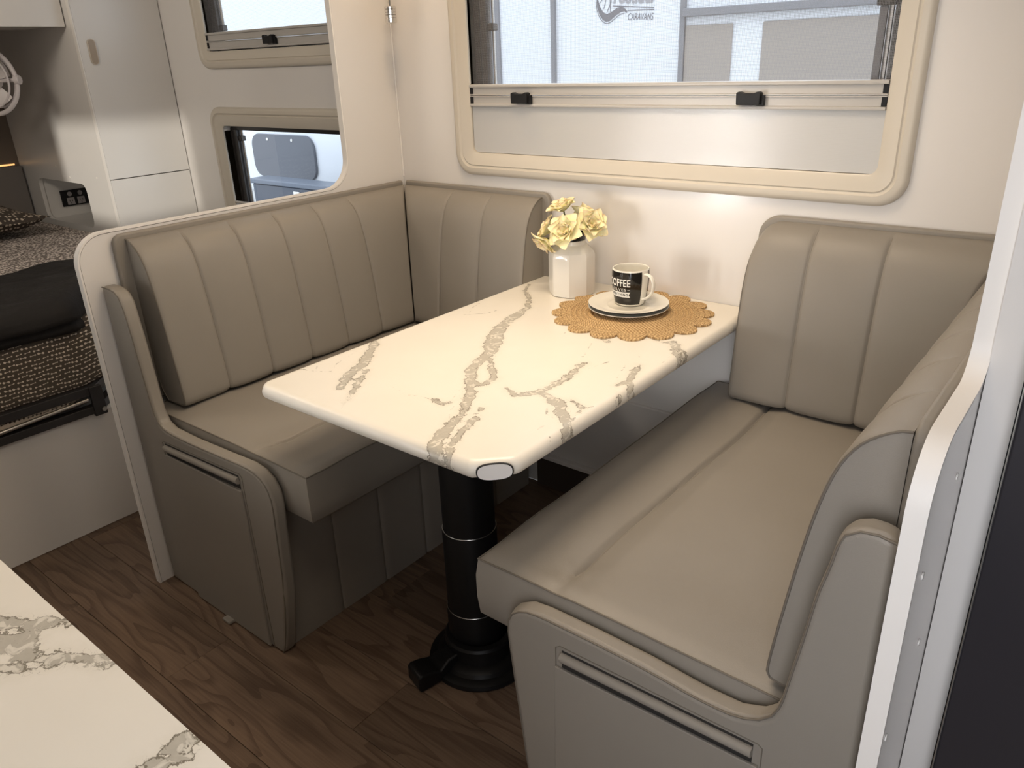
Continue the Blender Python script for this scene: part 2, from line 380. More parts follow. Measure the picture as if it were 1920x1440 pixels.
for r in range(14):
    y0 = -1.239 + (r - 6) * 0.1675; y1 = y0 + 0.1675
    y1 = min(y1, 0.0)
    if y1 - y0 < .02: continue
    off = {6: 0.359, 7: 0.83}.get(r, (r * 0.47) % PL)
    xs = [off + k * PL for k in range(-4, 4)]
    for xa in xs:
        a, b = max(xa, -2.38), min(xa + PL, 2.72)
        if b - a < .05: continue
        key = (round(b - a, 3), round(y1 - y0, 3))
        if key not in shared: shared[key] = plank_mesh(*key)
        o = link('plank', shared[key], fl); o.location = ((a + b) / 2, (y0 + y1) / 2, 0)

ZC = 1.98
st = lambda o, l: tag(o, l, kind='structure')
W1 = (0.315, 1.453, 1.058, 1.66); W2 = (-1.015, -0.17, 1.375, 1.76); W3 = (-1.010, -0.17, 0.783, 1.105)
st(plate('wall_back', [(-2.4, 0), (2.75, 0), (2.75, ZC), (-2.4, ZC)], [rrect(*W1, .02, 4), rrect(*W2, .02, 4), rrect(*W3, .02, 4)], 1, 0.0, 0.04, WHITE), 'white gloss side wall holding the caravan windows')
wf = plate('wall_front', [(-2.4, 0), (2.75, 0), (2.75, ZC), (-2.4, ZC)], [[(-0.38, 0.78), (0.30, 0.78), (0.30, 1.165), (-0.38, 1.165)]], 1, -2.35, -2.39, WHITE)  # hole is an added opening, sized to shape the sun patch
st(wf, 'white side wall opposite the dinette')
mesh('added_tint_pane', [(-.39, -2.37, .77), (.31, -2.37, .77), (.31, -2.37, 1.175), (-.39, -2.37, 1.175)], [(0, 1, 2, 3)], TINT, wf, smooth=False)  # added pane, dims the daylight entering by the added opening
st(box('wall_bedhead', (-2.42, -2.35, 0), (-2.2, 0, ZC), TAUPE), 'taupe panelled end wall behind the bed head')
st(box('wall_end', (2.75, -2.35, 0), (2.79, 0.04, ZC), WHITE), 'white end wall')
st(box('ceiling', (-2.42, -2.39, ZC), (2.79, 0.04, ZC + .03), WHITE), 'white caravan ceiling')
# storage ledge low on the wall under the table
lg = st(box('trim_1', (0.53, -0.014, 0.125), (1.26, -0.0005, 0.382), WHITE, bevel=.003), 'white boxed panel low on the wall under the table')
st(box('trim_2', (0.53, -0.030, 0.110), (1.26, -0.0005, 0.125), EDGE, bevel=.003), 'pale trim strip under the boxed panel')
st(box('baseboard_back', (0.53, -0.012, 0.0), (1.26, -0.0005, 0.109), plain('brown_kickboard', (0.055, 0.04, 0.03), 0.6)), 'dark kickboard under the table')

# left partition (the dinette / bedroom divider) with its edge moulding
def arc(cx, cz, r, a0, a1, n=8): return [(cx + r * math.cos(math.radians(a0 + (a1 - a0) * k / n)), cz + r * math.sin(math.radians(a0 + (a1 - a0) * k / n))) for k in range(n + 1)]
pL = [(-0.0005, 0.0), (-1.053, 0.0)] + arc(-0.985, 0.896, .068, 180, 90) + arc(-0.31, 1.054, .088, 270, 360)[0:] + [(-0.222, ZC), (-0.0005, ZC)]
wl = st(prism('wall_left', pL, 0, -0.017, 0.0, WHITE), 'low white partition between dinette and bed, rising at the window')
def edge_strip(name, path, x0, x1, t, mat, parent):
    P = [Vector((0, p[0], p[1])) for p in path]; LO = []
    for i, p in enumerate(P):
        d = (P[min(i + 1, len(P) - 1)] - P[max(i - 1, 0)]).normalized(); nrm = Vector((0, d.z, -d.y))
        LO.append([tuple(p + nrm * a + Vector((x, 0, 0))) for a, x in ((-.006, x1), (t * .6, x1), (t, x1 - .003), (t, x0 + .003), (t * .6, x0), (-.006, x0))])
    # orient: moulding sits on the outside of the panel edge
    return loft(name, LO, mat, parent, closed=True)
edge_strip('edge_moulding', pL[1:-1], -0.0185, 0.0015, -0.0025, EDGE, wl)
# right partition
pR = [(-0.0005, 0.0), (-1.050, 0.0), (-1.050, 0.80)] + arc(-0.985, 0.890, .065, 180, 90) + arc(-0.870, 1.006, .050, 270, 360) + [(-0.820, ZC), (-0.0005, ZC)]
wr = st(prism('wall_right', pR, 0, 1.7905, 1.8085, WHITE), 'white partition behind the right bench with a curved shoulder')
edge_strip('edge_moulding', pR[1:-1], 1.789, 1.810, -0.0025, EDGE, wr)
for y, z in ((-.896, .864), (-1.004, .794), (-.917, .643), (-1.026, .582), (-.93, .40), (-1.03, .33)):
    disc('screw_cap', (1.8095, y, z), (1, 0, 0), .0045, .0016, EDGE, wr, n=12)
st(tube('trim_3', [(0.002, -0.002, z) for z in (0.97, 1.3, ZC)], 0.0025, EDGE, n=6), 'thin white corner bead where partition meets wall')

# ------------------------------------------------------------------ windows
def rr_loop(x0, x1, z0, z1, r, y): return [(p[0], y, p[1]) for p in rrect(x0, x1, z0, z1, max(r, .004), 8)]
def window(n, hole, m, label, r_out=.06):
    x0, x1, z0, z1 = hole
    g = lambda i, y: rr_loop(x0 - m + i, x1 + m - i, z0 - m + i, z1 + m - i, max(.02, r_out - i * .7), y)
    w_ = st(loft(f'window_{n}', [g(0, -.0005), g(.001, -.010), g(.006, -.016), g(.012, -.018), g(.022, -.018), g(.0265, -.013), g(.028, -.0125), g(.031, -.0155), g(m * .6, -.013), g(m - .004, -.009), g(m, -.006), g(m, .030)], CREAM), label)
    k = .022   # dark rubber-framed outer sash
    def h(i, y): return rr_loop(x0 - .004 + i, x1 + .004 - i, z0 - .004 + i, z1 + .004 - i, .018, y)
    loft('outer_sash', [h(.001, .026), h(k, .028), h(k, .056), h(.001, .056)], DKFRAME, w_)
    pn = [(x0 + .008, .048, z0 + .008), (x1 - .008, .048, z0 + .008), (x1 - .008, .048, z1 - .008), (x0 + .008, .048, z1 - .008)]
    mesh('pane', pn, [(0, 1, 2, 3)], GLASS, w_, smooth=False)
    return w_
def strut(w_, x, z0, z1, zb):
    tube('stay_tube', [(x, .040, z0), (x, .040, z1)], .0045, STEEL, w_)
    box('stay_post', (x - .034, .022, z0), (x - .012, .046, z1), DKFRAME, w_, bevel=.003)
    box('stay_bracket', (x - .03, .028, zb), (x + .008, .050, zb + .020), DKFRAME, w_, bevel=.003)
def blind_rails(w_, x0, x1, zt, zb, latches):
    zm = (zt + zb) / 2
    def rail(nm, a, b):
        prof = [(-.010, a), (-.016, a + .001), (-.0175, a + .005), (-.016, a + .009), (-.011, a + .010), (-.011, b - .010), (-.016, b - .009), (-.0175, b - .005), (-.016, b - .001), (-.010, b), (.012, b), (.012, a)] if False else None
        if nm == 'lower_rail': prof = [(-.004, a), (-.011, a + .001), (-.012, a + .004), (-.011, a + .007), (-.005, a + .008), (-.005, b - .003), (-.009, b - .002), (-.009, b), (.016, b), (.016, a)]
        else: prof = [(-.004, b), (-.011, b - .001), (-.012, b - .004), (-.011, b - .008), (-.005, b - .009), (-.005, a + .003), (-.009, a + .002), (-.009, a), (.016, a), (.016, b)]
        prism(nm, prof, 0, x0 + .001, x1 - .001, RAIL, w_)
    rail('upper_rail', zm + .0008, zt); rail('lower_rail', zb, zm - .0008)
    for xa, xb in ((x0 + .0005, x0 + .011), (x1 - .011, x1 - .0005)):
        for za, zb2 in ((zb + .008, zm - .004), (zm + .004, zt - .009)): box('rail_end_cap', (xa, -.0075, za), (xb, -.004, zb2), BLACK, w_)
    for lx in latches:
        lt = prism('latch', [(lx - .0275, zm - .020), (lx + .0275, zm - .020), (lx + .0285, zm + .006), (lx + .022, zm + .009), (lx + .012, zm + .005), (lx - .012, zm + .005), (lx - .022, zm + .009), (lx - .0285, zm + .006)], 1, -.026, -.008, BLACK, w_, bevel=.002)
        box('latch_body', (lx + .018, -.018, zm - .0215), (lx + .0345, -.007, zm + .001), BLACK, lt, bevel=.001)
w1 = window(1, W1, .065, 'wide cream framed window over the dinette table')
blind_rails(w1, W1[0], W1[1], 1.247, 1.187, (.508, 1.163))
box('blind_cloth', (W1[0] + .001, .000, W1[2] + .001), (W1[1] - .001, .006, 1.188), BLIND, w1)
mesh('fly_screen', [(W1[0] + .001, .008, 1.245), (W1[1] - .001, .008, 1.245), (W1[1] - .001, .008, W1[3] - .001), (W1[0] + .001, .008, W1[3] - .001)], [(0, 1, 2, 3)], SCREEN, w1, smooth=False)
strut(w1, .375, 1.09, 1.62, 1.385)
tube('stay_tube', [(1.425, .040, 1.09), (1.425, .040, 1.385)], .0055, STEEL, w1)
box('stay_post', (1.404, .030, 1.07), (1.419, .046, 1.385), plain('grey_aluminium_post', (.12, .12, .13), .35), w1, bevel=.002); box('stay_bracket', (1.398, .022, 1.385), (1.436, .046, 1.405), DKFRAME, w1, bevel=.003)
w2 = window(2, W2, .062, 'upper cream framed window beside the bed, above the low window')
blind_rails(w2, W2[0], W2[1], 1.440, 1.378, (-.603,))
mesh('fly_screen', [(W2[0] + .001, .008, 1.438), (W2[1] - .001, .008, 1.438), (W2[1] - .001, .008, W2[3] - .001), (W2[0] + .001, .008, W2[3] - .001)], [(0, 1, 2, 3)], SCREEN, w2, smooth=False)
strut(w2, -.955, 1.40, 1.74, 1.445)
w3 = window(3, W3, .070, 'lower cream framed window beside the bed, showing the white caravan outside')
tube('sill_rail', [(W3[0] + .001, -.002, .806), (W3[1] - .001, -.002, .806)], .006, RAIL, w3)
strut(w3, -.952, .80, 1.09, 1.045)

# ================================================================== DINETTE
def piping(name, pts, parent, r=.0016, closed=False): return tube(name, pts, r, PIPE, parent, closed=closed, n=6)
PROF = [(.0, .946), (.012, .947), (.040, .942), (.066, .928), (.086, .900), (.098, .868), (.109, .82), (.118, .765), (.127, .70), (.136, .63), (.1425, .575), (.1445, .545), (.142, .538), (.134, .532), (.11, .530), (.018, .530), (.018, .93)]
def back_cushion(name, place, u0, u1, seams, label, m0=0.0, m1=0.0, prof=PROF, drop=None, group='back cushions'):
    """channelled back cushion; place(u, d, z) -> world, d = distance from the backing wall"""
    base = place((u0 + u1) / 2, 0, .524)
    t = thing(name, label, 'cushion', base, group)
    pr = [p for p in prof if p[0] >= .018 or p[1] > .9]
    pr = [(max(p[0], .0195), p[1]) for p in pr]
    pr = [p for i, p in enumerate(pr) if i == 0 or p != pr[i - 1]]
    pr = resample(smoothpoly(pr, 2, False), .012)
    us = set(np.round(np.linspace(u0, u1, int((u1 - u0) / .02) + 2), 5))
    for s in seams: us |= {round(s + k, 5) for k in (-.02, -.014, -.009, -.005, -.0025, 0, .0025, .005, .009, .014, .020)}
    for e, sg in ((u0, 1), (u1, -1)): us |= {round(e + sg * k, 5) for k in (.002, .005, .01)}
    us = sorted(x for x in us if u0 <= x <= u1)
    # outline normals (outwards in d,z)
    tn = np.gradient(pr, axis=0); nn = np.c_[-tn[:, 1], tn[:, 0]]; nn /= np.linalg.norm(nn, axis=1)[:, None] + 1e-9
    if nn[len(nn) // 2, 0] < 0: nn = -nn
    front = np.clip((pr[:, 0] - .03) / .03, 0, 1)
    def g(u):
        d = min([abs(u - s) for s in seams] or [1]); v = -.0045 * math.exp(-(d / .0035) ** 2) - .0035 * math.exp(-(d / .022) ** 2)
        e = min(u - u0, u1 - u); v += -.004 * max(0, 1 - e / .01) ** 2
        return v
    V = []; npf = len(pr)
    for u in us:
        gu = g(u)
        for k in range(npf):
            d, z = pr[k]; d = d + nn[k, 0] * gu * front[k]; z = z + nn[k, 1] * gu * front[k]
            if drop: z -= drop(u) * min(1, max(0, (z - .78) / .165))
            ue = u
            if m0: ue += m0 * d * max(0, 1 - (u - u0) / .16)
            if m1: ue -= m1 * d * max(0, 1 - (u1 - u) / .16)
            V.append(place(ue, d, z))
    F = []
    for j in range(len(us) - 1):
        for k in range(npf - 1): F.append((j * npf + k, j * npf + k + 1, (j + 1) * npf + k + 1, (j + 1) * npf + k))
        F.append((j * npf + npf - 1, j * npf, (j + 1) * npf, (j + 1) * npf + npf - 1))
    F += [tuple(range(npf)), tuple(range((len(us) - 1) * npf, len(us) * npf))]
    mesh('cover', V, F, LEA, t, sharp=50)
    kk = [k for k in range(npf) if front[k] > 0.0 or pr[k][1] > .93]
    for e in ([0] if not m0 else []) + ([len(us) - 1] if not m1 else []):
        piping('piping', [V[e * npf + k] for k in kk], t, .0019)
    for s in seams:
        j = min(range(len(us)), key=lambda i: abs(us[i] - s))
        tube('stitched_seam', [V[j * npf + k] for k in kk if front[k] > .3], .0006, SEAM, t, n=6)
    return t
def board(name, poly, axis, a, b, parent): return prism(name, poly, axis, a, b, LEA, parent, bevel=.006, seg=3)
XR = 1.7895
# --- left
ll = back_cushion('back_cushion', lambda u, d, z: (d, u, z), -.945, -.002, [-.815, -.68, -.545, -.41, -.275], 'long beige leather back cushion with vertical channels on the left partition', m1=1.0)
board('backing_board', [(-.975, .53)] + arc(-.950, .935, .025, 180, 90) + [(-.022, .960), (-.022, .53)], 0, .0025, .0185, ll)
ls = back_cushion('back_cushion', lambda u, d, z: (u, -d, z), .0025, .577, [.25, .405], 'short beige back cushion in the window corner, beside the flower vase', m0=1.0)
board('backing_board', [(.022, .53), (.022, .960)] + arc(.578, .935, .025, 90, 0) + [(.603, .53)], 1, -.0185, -.0025, ls)
# --- right
rs = back_cushion('back_cushion', lambda u, d, z: (u, -d, z), 1.222, XR - .002, [1.358, 1.512], 'short grey back cushion under the right end of the big window', m1=1.0,
                  drop=lambda u: max(0, .05 - math.sqrt(max(0, .05 ** 2 - max(0, .05 - (u - 1.222)) ** 2))))
board('backing_board', [(1.212, .53)] + arc(1.262, .907, .05, 180, 90) + [(XR - .022, .957), (XR - .022, .53)], 1, -.0185, -.0025, rs)
rl = back_cushion('back_cushion', lambda u, d, z: (XR - d, u, z - .008 * min(1, max(0, (z - .7) / .2))), -.968, -.002, [-.838, -.703, -.568, -.43, -.29], 'long grey back cushion along the right partition', m1=1.0)
board('backing_board', [(-.975, .53)] + arc(-.95, .925, .025, 180, 90) + [(-.022, .950), (-.022, .53)], 0, XR - .0185, XR - .0025, rl)

def seat_cushion(name, X, label, w0, w1, z0, z1, y0, y1, crease):
    """X maps depth from the partition to world x; piped box cushion with a crease and a tuft"""
    t = thing(name, label, 'cushion', (X((w0 + w1) / 2), (y0 + y1) / 2, z0), 'seat cushions')
    nx, ny = 64, 60
    def top(a, b):
        x = w0 + (w1 - w0) * a; y = y0 + (y1 - y0) * b
        e = min(x - w0, w1 - x, y - y0, y1 - y)
        z = z1 + .006 * (1 - math.exp(-e / .07)) - .004 * math.exp(-(e / .006) ** 2)
        fade = min(1, max(0, (y - y0 - .035) / .06)) * 1.0
        dx = x - crease - .006 * math.sin(y * 6)
        z -= fade * (.009 * math.exp(-(dx / .005) ** 2) + .010 * math.exp(-(dx / .032) ** 2))
        # little radiating tuft folds at the crease end
        dy = y - (y0 + .05); rr = math.hypot(dx, dy)
        if dy < .10: z -= .006 * math.exp(-(rr / .04) ** 2) * (0.5 + .5 * math.cos(4 * math.atan2(dx, dy)))
        # soft wrinkles
        z += .0018 * math.sin(9 * x + 14 * y + 2 * math.sin(7 * y)) + .0012 * math.sin(31 * x - 17 * y + 3 * math.sin(9 * x)) * min(1, e / .1)
        z += 0.0 * min(1, e / .1)
        return z
    # nonuniform samples near crease
    A = sorted(set(np.round(np.linspace(0, 1, nx), 5)) | {round((crease + k - w0) / (w1 - w0), 5) for k in (-.012, -.006, -.003, 0, .003, .006, .012)}); nx = len(A)
    B = np.linspace(0, 1, ny)
    V = []; idx = {}
    for i, a in enumerate(A):
        for j, b in enumerate(B):
            idx[i, j] = len(V); V.append((w0 + (w1 - w0) * a, y0 + (y1 - y0) * b, top(a, b)))
    F = [(idx[i, j], idx[i + 1, j], idx[i + 1, j + 1], idx[i, j + 1]) for i in range(nx - 1) for j in range(ny - 1)]
    per = [(i, 0) for i in range(nx)] + [(nx - 1, j) for j in range(1, ny)] + [(i, ny - 1) for i in range(nx - 2, -1, -1)] + [(0, j) for j in range(ny - 2, 0, -1)]
    prev = [idx[p] for p in per]; cx, cy = (w0 + w1) / 2, (y0 + y1) / 2
    for q, (zz, o) in enumerate(((.30, .004), (.65, .004), (.92, .001), (1.0, -.008))):
        ring = []
        for p in per:
            x, y, z = V[idx[p]]
            ox = (-1 if p[0] == 0 else 1 if p[0] == nx - 1 else 0) * o; oy = (-1 if p[1] == 0 else 1 if p[1] == ny - 1 else 0) * o
            pu = .0025 * math.sin(x * 55 + y * 47) * math.exp(-((q - .5) / .8) ** 2) * math.exp(-((w1 - x) ** 2 + (y - y0) ** 2) / .03)
            ring.append(len(V)); V.append((x + ox + pu, y + oy + pu, z1 + (z0 - z1) * zz))
        n = len(per); F += [(prev[k], prev[(k + 1) % n], ring[(k + 1) % n], ring[k]) for k in range(n)]; prev = ring
    F.append(tuple(prev))
    V2 = [(X(v[0]), v[1], v[2]) for v in V]
    mesh('cover', V2, F, LEA, t, bevel=.011, seg=3, limit=50)
    piping('piping', [(X(V[idx[p]][0]), V[idx[p]][1], V[idx[p]][2] + .0003) for p in per], t, .0017, closed=True)
    return t
seat_cushion('seat_cushion', lambda x: x, 'left beige leather seat cushion, nearest the bed', .022, .662, .398, .522, -.978, -.024, .47)
seat_cushion('seat_cushion', lambda x: 1.79 - x, 'right beige leather seat cushion with a long crease, this side of the table', .022, .648, .393, .523, -.978, -.024, .482)

OL = [(.006, .0), (.006, .847), (.055, .847), (.078, .838), (.093, .817), (.105, .732), (.114, .637), (.123, .545), (.136, .516), (.165, .505), (.262, .504), (.405, .510), (.500, .515), (.540, .510), (.568, .495), (.584, .470), (.588, .441), (.583, .384), (.572, .204), (.534, .03), (.517, .0)]
OR = [(.006, .0), (.006, .835), (.024, .839), (.039, .839), (.053, .833), (.066, .820), (.073, .775), (.082, .733), (.089, .672), (.099, .600), (.105, .554), (.114, .527), (.130, .511), (.161, .498), (.213, .497), (.298, .504), (.390, .506), (.482, .505), (.515, .501), (.541, .486), (.554, .462), (.554, .432), (.545, .350), (.522, .15), (.503, .0)]
def bench(name, X, OUT, label, floor_x, flap, zflap, tab):
    t = thing(name, label, 'bench seat', (X(.28), -.5, 0))
    # base box with vertical seams in its front panel
    ys = sorted({round(v, 4) for v in list(np.linspace(-.984, -.035, 24)) + [s + k for s in (-.824, -.673, -.516, -.36, -.2) for k in (-.008, -.003, 0, .003, .008)]})
    zs = [.001, .1, .2, .3, .39]
    V = []; F = []
    for y in ys:
        g = max(math.exp(-((y - s) / .004) ** 2) for s in (-.824, -.673, -.516, -.36, -.2)) * .004
        for z in zs: V.append((X(floor_x - g + z * .01), y, z))
    n = len(zs)
    for i in range(len(ys) - 1):
        for k in range(n - 1): F.append((i * n + k, (i + 1) * n + k, (i + 1) * n + k + 1, i * n + k + 1))
    b0 = len(V)
    V += [(X(.008), ys[0], .001), (X(.008), ys[0], .39), (X(.008), ys[-1], .001), (X(.008), ys[-1], .39)]
    e = (len(ys) - 1) * n
    F += [tuple([b0] + list(range(0, n)) + [b0 + 1]), tuple([b0 + 2] + list(range(e, e + n)) + [b0 + 3]), tuple([b0 + 1] + [i * n + n - 1 for i in range(len(ys))] + [b0 + 3])]
    mesh('base_panel', V, F, LEAD, t, recalc=True)
    for s in (-.824, -.673, -.516, -.36, -.2): piping('stitched_seam', [(X(floor_x - .0035 + z * .01), s, z) for z in zs], t, .0010)
    end = prism('end_panel', [(X(p[0]), p[1]) for p in OUT], 1, -1.022, -.986, LEA, t, bevel=.011, seg=4)
    cx, cz = .25, .3
    pp = OUT[1:]
    P = resample(smoothpoly(pp, 1, False), .02)
    tn = np.gradient(P, axis=0); nn = np.c_[tn[:, 1], -tn[:, 0]]; nn /= np.linalg.norm(nn, axis=1)[:, None]
    piping('edge_piping', [(X(p[0] + q[0] * .0035), -1.0195, p[1] + q[1] * .0035) for p, q in zip(P, nn)], t, .0016)
    # hinged flap with a rolled hem over a dark slot
    fl_ = prism('flap', [(X(p[0]), p[1]) for p in flap], 1, -1.0275, -1.0215, LEA, t, bevel=.002)
    a, b = zflap
    tube('rolled_hem', [(X(a[0]), -1.024, a[1]), (X(b[0]), -1.024, b[1])], .0085, LEA, t, n=12)
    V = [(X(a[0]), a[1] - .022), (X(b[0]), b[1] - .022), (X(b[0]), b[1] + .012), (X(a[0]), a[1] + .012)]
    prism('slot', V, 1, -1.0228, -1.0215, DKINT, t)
    if tab: box('pull_tab', tab[0], tab[1], LEA, t, bevel=.003)
    fr = [flap[0], flap[-1]]
    piping('flap_border', [(X(p[0]), -1.0222, p[1]) for p in ((zflap[0][0] - .012, .004), (zflap[0][0] - .012, zflap[0][1] + .012), (zflap[0][0] - .006, zflap[0][1] + .016), (zflap[1][0] + .004, zflap[1][1] + .018), (zflap[1][0] + .012, zflap[1][1] + .012), (zflap[1][0] + .012, .004))], t, .0010)
    return t
bench('bench_seat', lambda x: x, OL, 'left upholstered bench base with curved end panel, beside the bed', .510,
      [(.145, .437), (.476, .445), (.472, .004), (.145, .004)], ((.150, .455), (.472, .470)), ((.285, -1.043, .001), (.318, -1.022, .010)))
bench('bench_seat', lambda x: 1.79 - x, OR, 'right upholstered bench base with curved end panel, in the foreground', .495,
      [(.120, .436), (.452, .425), (.457, .004), (.120, .004)], ((.130, .456), (.440, .448)), None)

# ------------------------------------------------------------------ table
TB = [[(0.583, -0.683, 0.0079), (0.631, -0.743, 0.0151), (0.672, -0.8, 0.0219), (0.684, -0.831, 0.0215), (0.71, -0.88, 0.0157), (0.738, -0.915, 0.0085)], [(0.709, -0.824, 0.0071), (0.745, -0.875, 0.0062), (0.778, -0.923, 0.004), (0.795, -0.944, 0.002)], [(0.69, -0.237, 0.0067), (0.731, -0.302, 0.0086), (0.753, -0.372, 0.0124), (0.757, -0.422, 0.0203), (0.793, -0.499, 0.0331), (0.826, -0.548, 0.0358), (0.862, -0.601, 0.0219), (0.875, -0.655, 0.0177), (0.89, -0.694, 0.0139), (0.936, -0.747, 0.0166), (0.981, -0.802, 0.0159), (1.014, -0.851, 0.0123), (1.033, -0.903, 0.0149), (1.052, -0.96, 0.0201), (1.066, -0.989, 0.0169), (1.1, -1.014, 0.0137), (1.128, -1.023, 0.0107)], [(0.885, -0.628, 0.0054), (0.933, -0.675, 0.0062), (0.963, -0.711, 0.0067), (0.963, -0.742, 0.0099), (0.943, -0.751, 0.0099)], [(1.034, -0.829, 0.0025), (1.057, -0.88, 0.0074), (1.071, -0.926, 0.0072), (1.09, -0.972, 0.0042), (1.114, -1.004, 0.0033)], [(0.93, -0.853, 0.0025), (0.96, -0.856, 0.0069), (0.965, -0.841, 0.0025)], [(1.013, -0.729, 0.002), (1.05, -0.748, 0.0081), (1.064, -0.729, 0.0098), (1.079, -0.711, 0.0082), (1.106, -0.718, 0.0129), (1.138, -0.729, 0.0191), (1.17, -0.761, 0.0185), (1.205, -0.797, 0.0135), (1.225, -0.825, 0.0073), (1.237, -0.856, 0.0057)], [(1.079, -0.711, 0.0066), (1.081, -0.666, 0.0117), (1.08, -0.612, 0.0138), (1.066, -0.544, 0.01), (1.068, -0.532, 0.0029)], [(1.167, -0.481, 0.0014), (1.176, -0.519, 0.0049), (1.192, -0.564, 0.0082), (1.188, -0.585, 0.0047), (1.184, -0.596, 0.002)], [(1.196, -0.571, 0.0047), (1.213, -0.594, 0.004), (1.224, -0.621, 0.002)], [(1.211, -0.63, 0.0033), (1.234, -0.672, 0.0038), (1.238, -0.7, 0.0019)], [(1.1, -0.319, 0.002), (1.139, -0.334, 0.0046), (1.158, -0.322, 0.0116), (1.184, -0.344, 0.0114), (1.208, -0.367, 0.0045), (1.227, -0.401, 0.0018)], [(1.146, -0.707, 0.0019), (1.165, -0.711, 0.0025), (1.191, -0.725, 0.0044), (1.191, -0.744, 0.0025)], [(1.172, -0.346, 0.0019), (1.216, -0.403, 0.0037), (1.236, -0.435, 0.0018)], [(1.019, -0.389, 0.0023), (1.035, -0.396, 0.0077)], [(0.597, -0.117, 0.0029), (0.627, -0.169, 0.0038), (0.687, -0.23, 0.0055), (0.73, -0.296, 0.0088), (0.737, -0.335, 0.0108), (0.745, -0.387, 0.0148)]]
TT = [[(0.738, -0.915, 0.0), (0.771, -0.944, 0.0), (0.805, -0.97, 0.0)], [(0.856, -0.861, 0.0), (0.873, -0.865, 0.0), (0.895, -0.852, 0.0), (0.93, -0.853, 0.0), (0.96, -0.856, 0.0), (0.965, -0.837, 0.0), (0.944, -0.794, 0.0), (0.936, -0.764, 0.0)], [(0.786, -0.865, 0.0), (0.808, -0.851, 0.0), (0.849, -0.858, 0.0)], [(0.578, -0.907, 0.0), (0.59, -0.894, 0.0), (0.617, -0.888, 0.0), (0.65, -0.869, 0.0), (0.624, -0.832, 0.0), (0.61, -0.788, 0.0), (0.595, -0.733, 0.0)], [(0.582, -0.849, 0.0), (0.619, -0.884, 0.0)], [(0.6, -0.455, 0.0), (0.614, -0.432, 0.0), (0.636, -0.418, 0.0), (0.605, -0.366, 0.0), (0.596, -0.327, 0.0)], [(0.636, -0.418, 0.0), (0.669, -0.384, 0.0), (0.678, -0.342, 0.0)], [(1.015, -0.895, 0.0), (0.994, -0.872, 0.0), (0.985, -0.847, 0.0)], [(0.815, -0.979, 0.0), (0.795, -0.944, 0.0)], [(1.092, -0.65, 0.0), (1.087, -0.569, 0.0), (1.105, -0.497, 0.0)], [(1.191, -0.725, 0.0), (1.199, -0.707, 0.0), (1.202, -0.697, 0.0)], [(1.194, -0.753, 0.0), (1.201, -0.77, 0.0)], [(1.162, -0.33, 0.0), (1.191, -0.378, 0.0), (1.199, -0.445, 0.0)], [(0.999, -0.39, 0.0), (1.02, -0.446, 0.0), (1.044, -0.506, 0.0), (1.037, -0.506, 0.0)], [(1.143, -0.497, 0.0), (1.161, -0.558, 0.0), (1.184, -0.596, 0.0)], [(1.138, -0.434, 0.0), (1.167, -0.481, 0.0)], [(1.132, -0.757, 0.0), (1.15, -0.783, 0.0), (1.168, -0.786, 0.0)], [(1.2, -0.842, 0.0), (1.227, -0.876, 0.0)], [(0.913, -0.372, 0.0), (0.922, -0.404, 0.0)], [(1.171, -0.855, 0.0), (1.173, -0.819, 0.0)]]
CB = [[(1.235, -1.672, 0.0081), (1.245, -1.668, 0.01), (1.256, -1.659, 0.0079), (1.272, -1.645, 0.0049), (1.28, -1.637, 0.0029), (1.29, -1.631, 0.0015)], [(1.261, -1.678, 0.0138), (1.274, -1.671, 0.0175), (1.291, -1.668, 0.0134), (1.311, -1.667, 0.0075), (1.323, -1.659, 0.0065), (1.335, -1.649, 0.0046), (1.35, -1.638, 0.0027), (1.365, -1.634, 0.0014)], [(1.297, -1.691, 0.0028), (1.31, -1.679, 0.0037), (1.323, -1.672, 0.0029), (1.329, -1.662, 0.0015)], [(1.477, -1.645, 0.0031), (1.479, -1.638, 0.0062), (1.487, -1.634, 0.0031)], [(1.48, -1.665, 0.0023), (1.486, -1.656, 0.0028), (1.491, -1.646, 0.0021)]]
def vein_attr(me, pts, bold, thin):
    P = np.array([(p[0], p[1]) for p in pts])
    def field(lines):
        d = np.full(len(P), .2)
        for L in lines:
            for a, b in zip(L[:-1], L[1:]):
                A = np.array(a[:2]); Bv = np.array(b[:2]) - A; t = np.clip(((P - A) @ Bv) / (Bv @ Bv + 1e-12), 0, 1)
                dist = np.linalg.norm(P - (A + t[:, None] * Bv), axis=1); wd = a[2] + t * (b[2] - a[2])
                d = np.minimum(d, dist - wd / 2)
        return d
    for nm, L in (('vein', bold), ('crack', thin)):
        at = me.attributes.new(nm, 'FLOAT', 'POINT'); at.data.foreach_set('value', field(L).astype(np.float32))
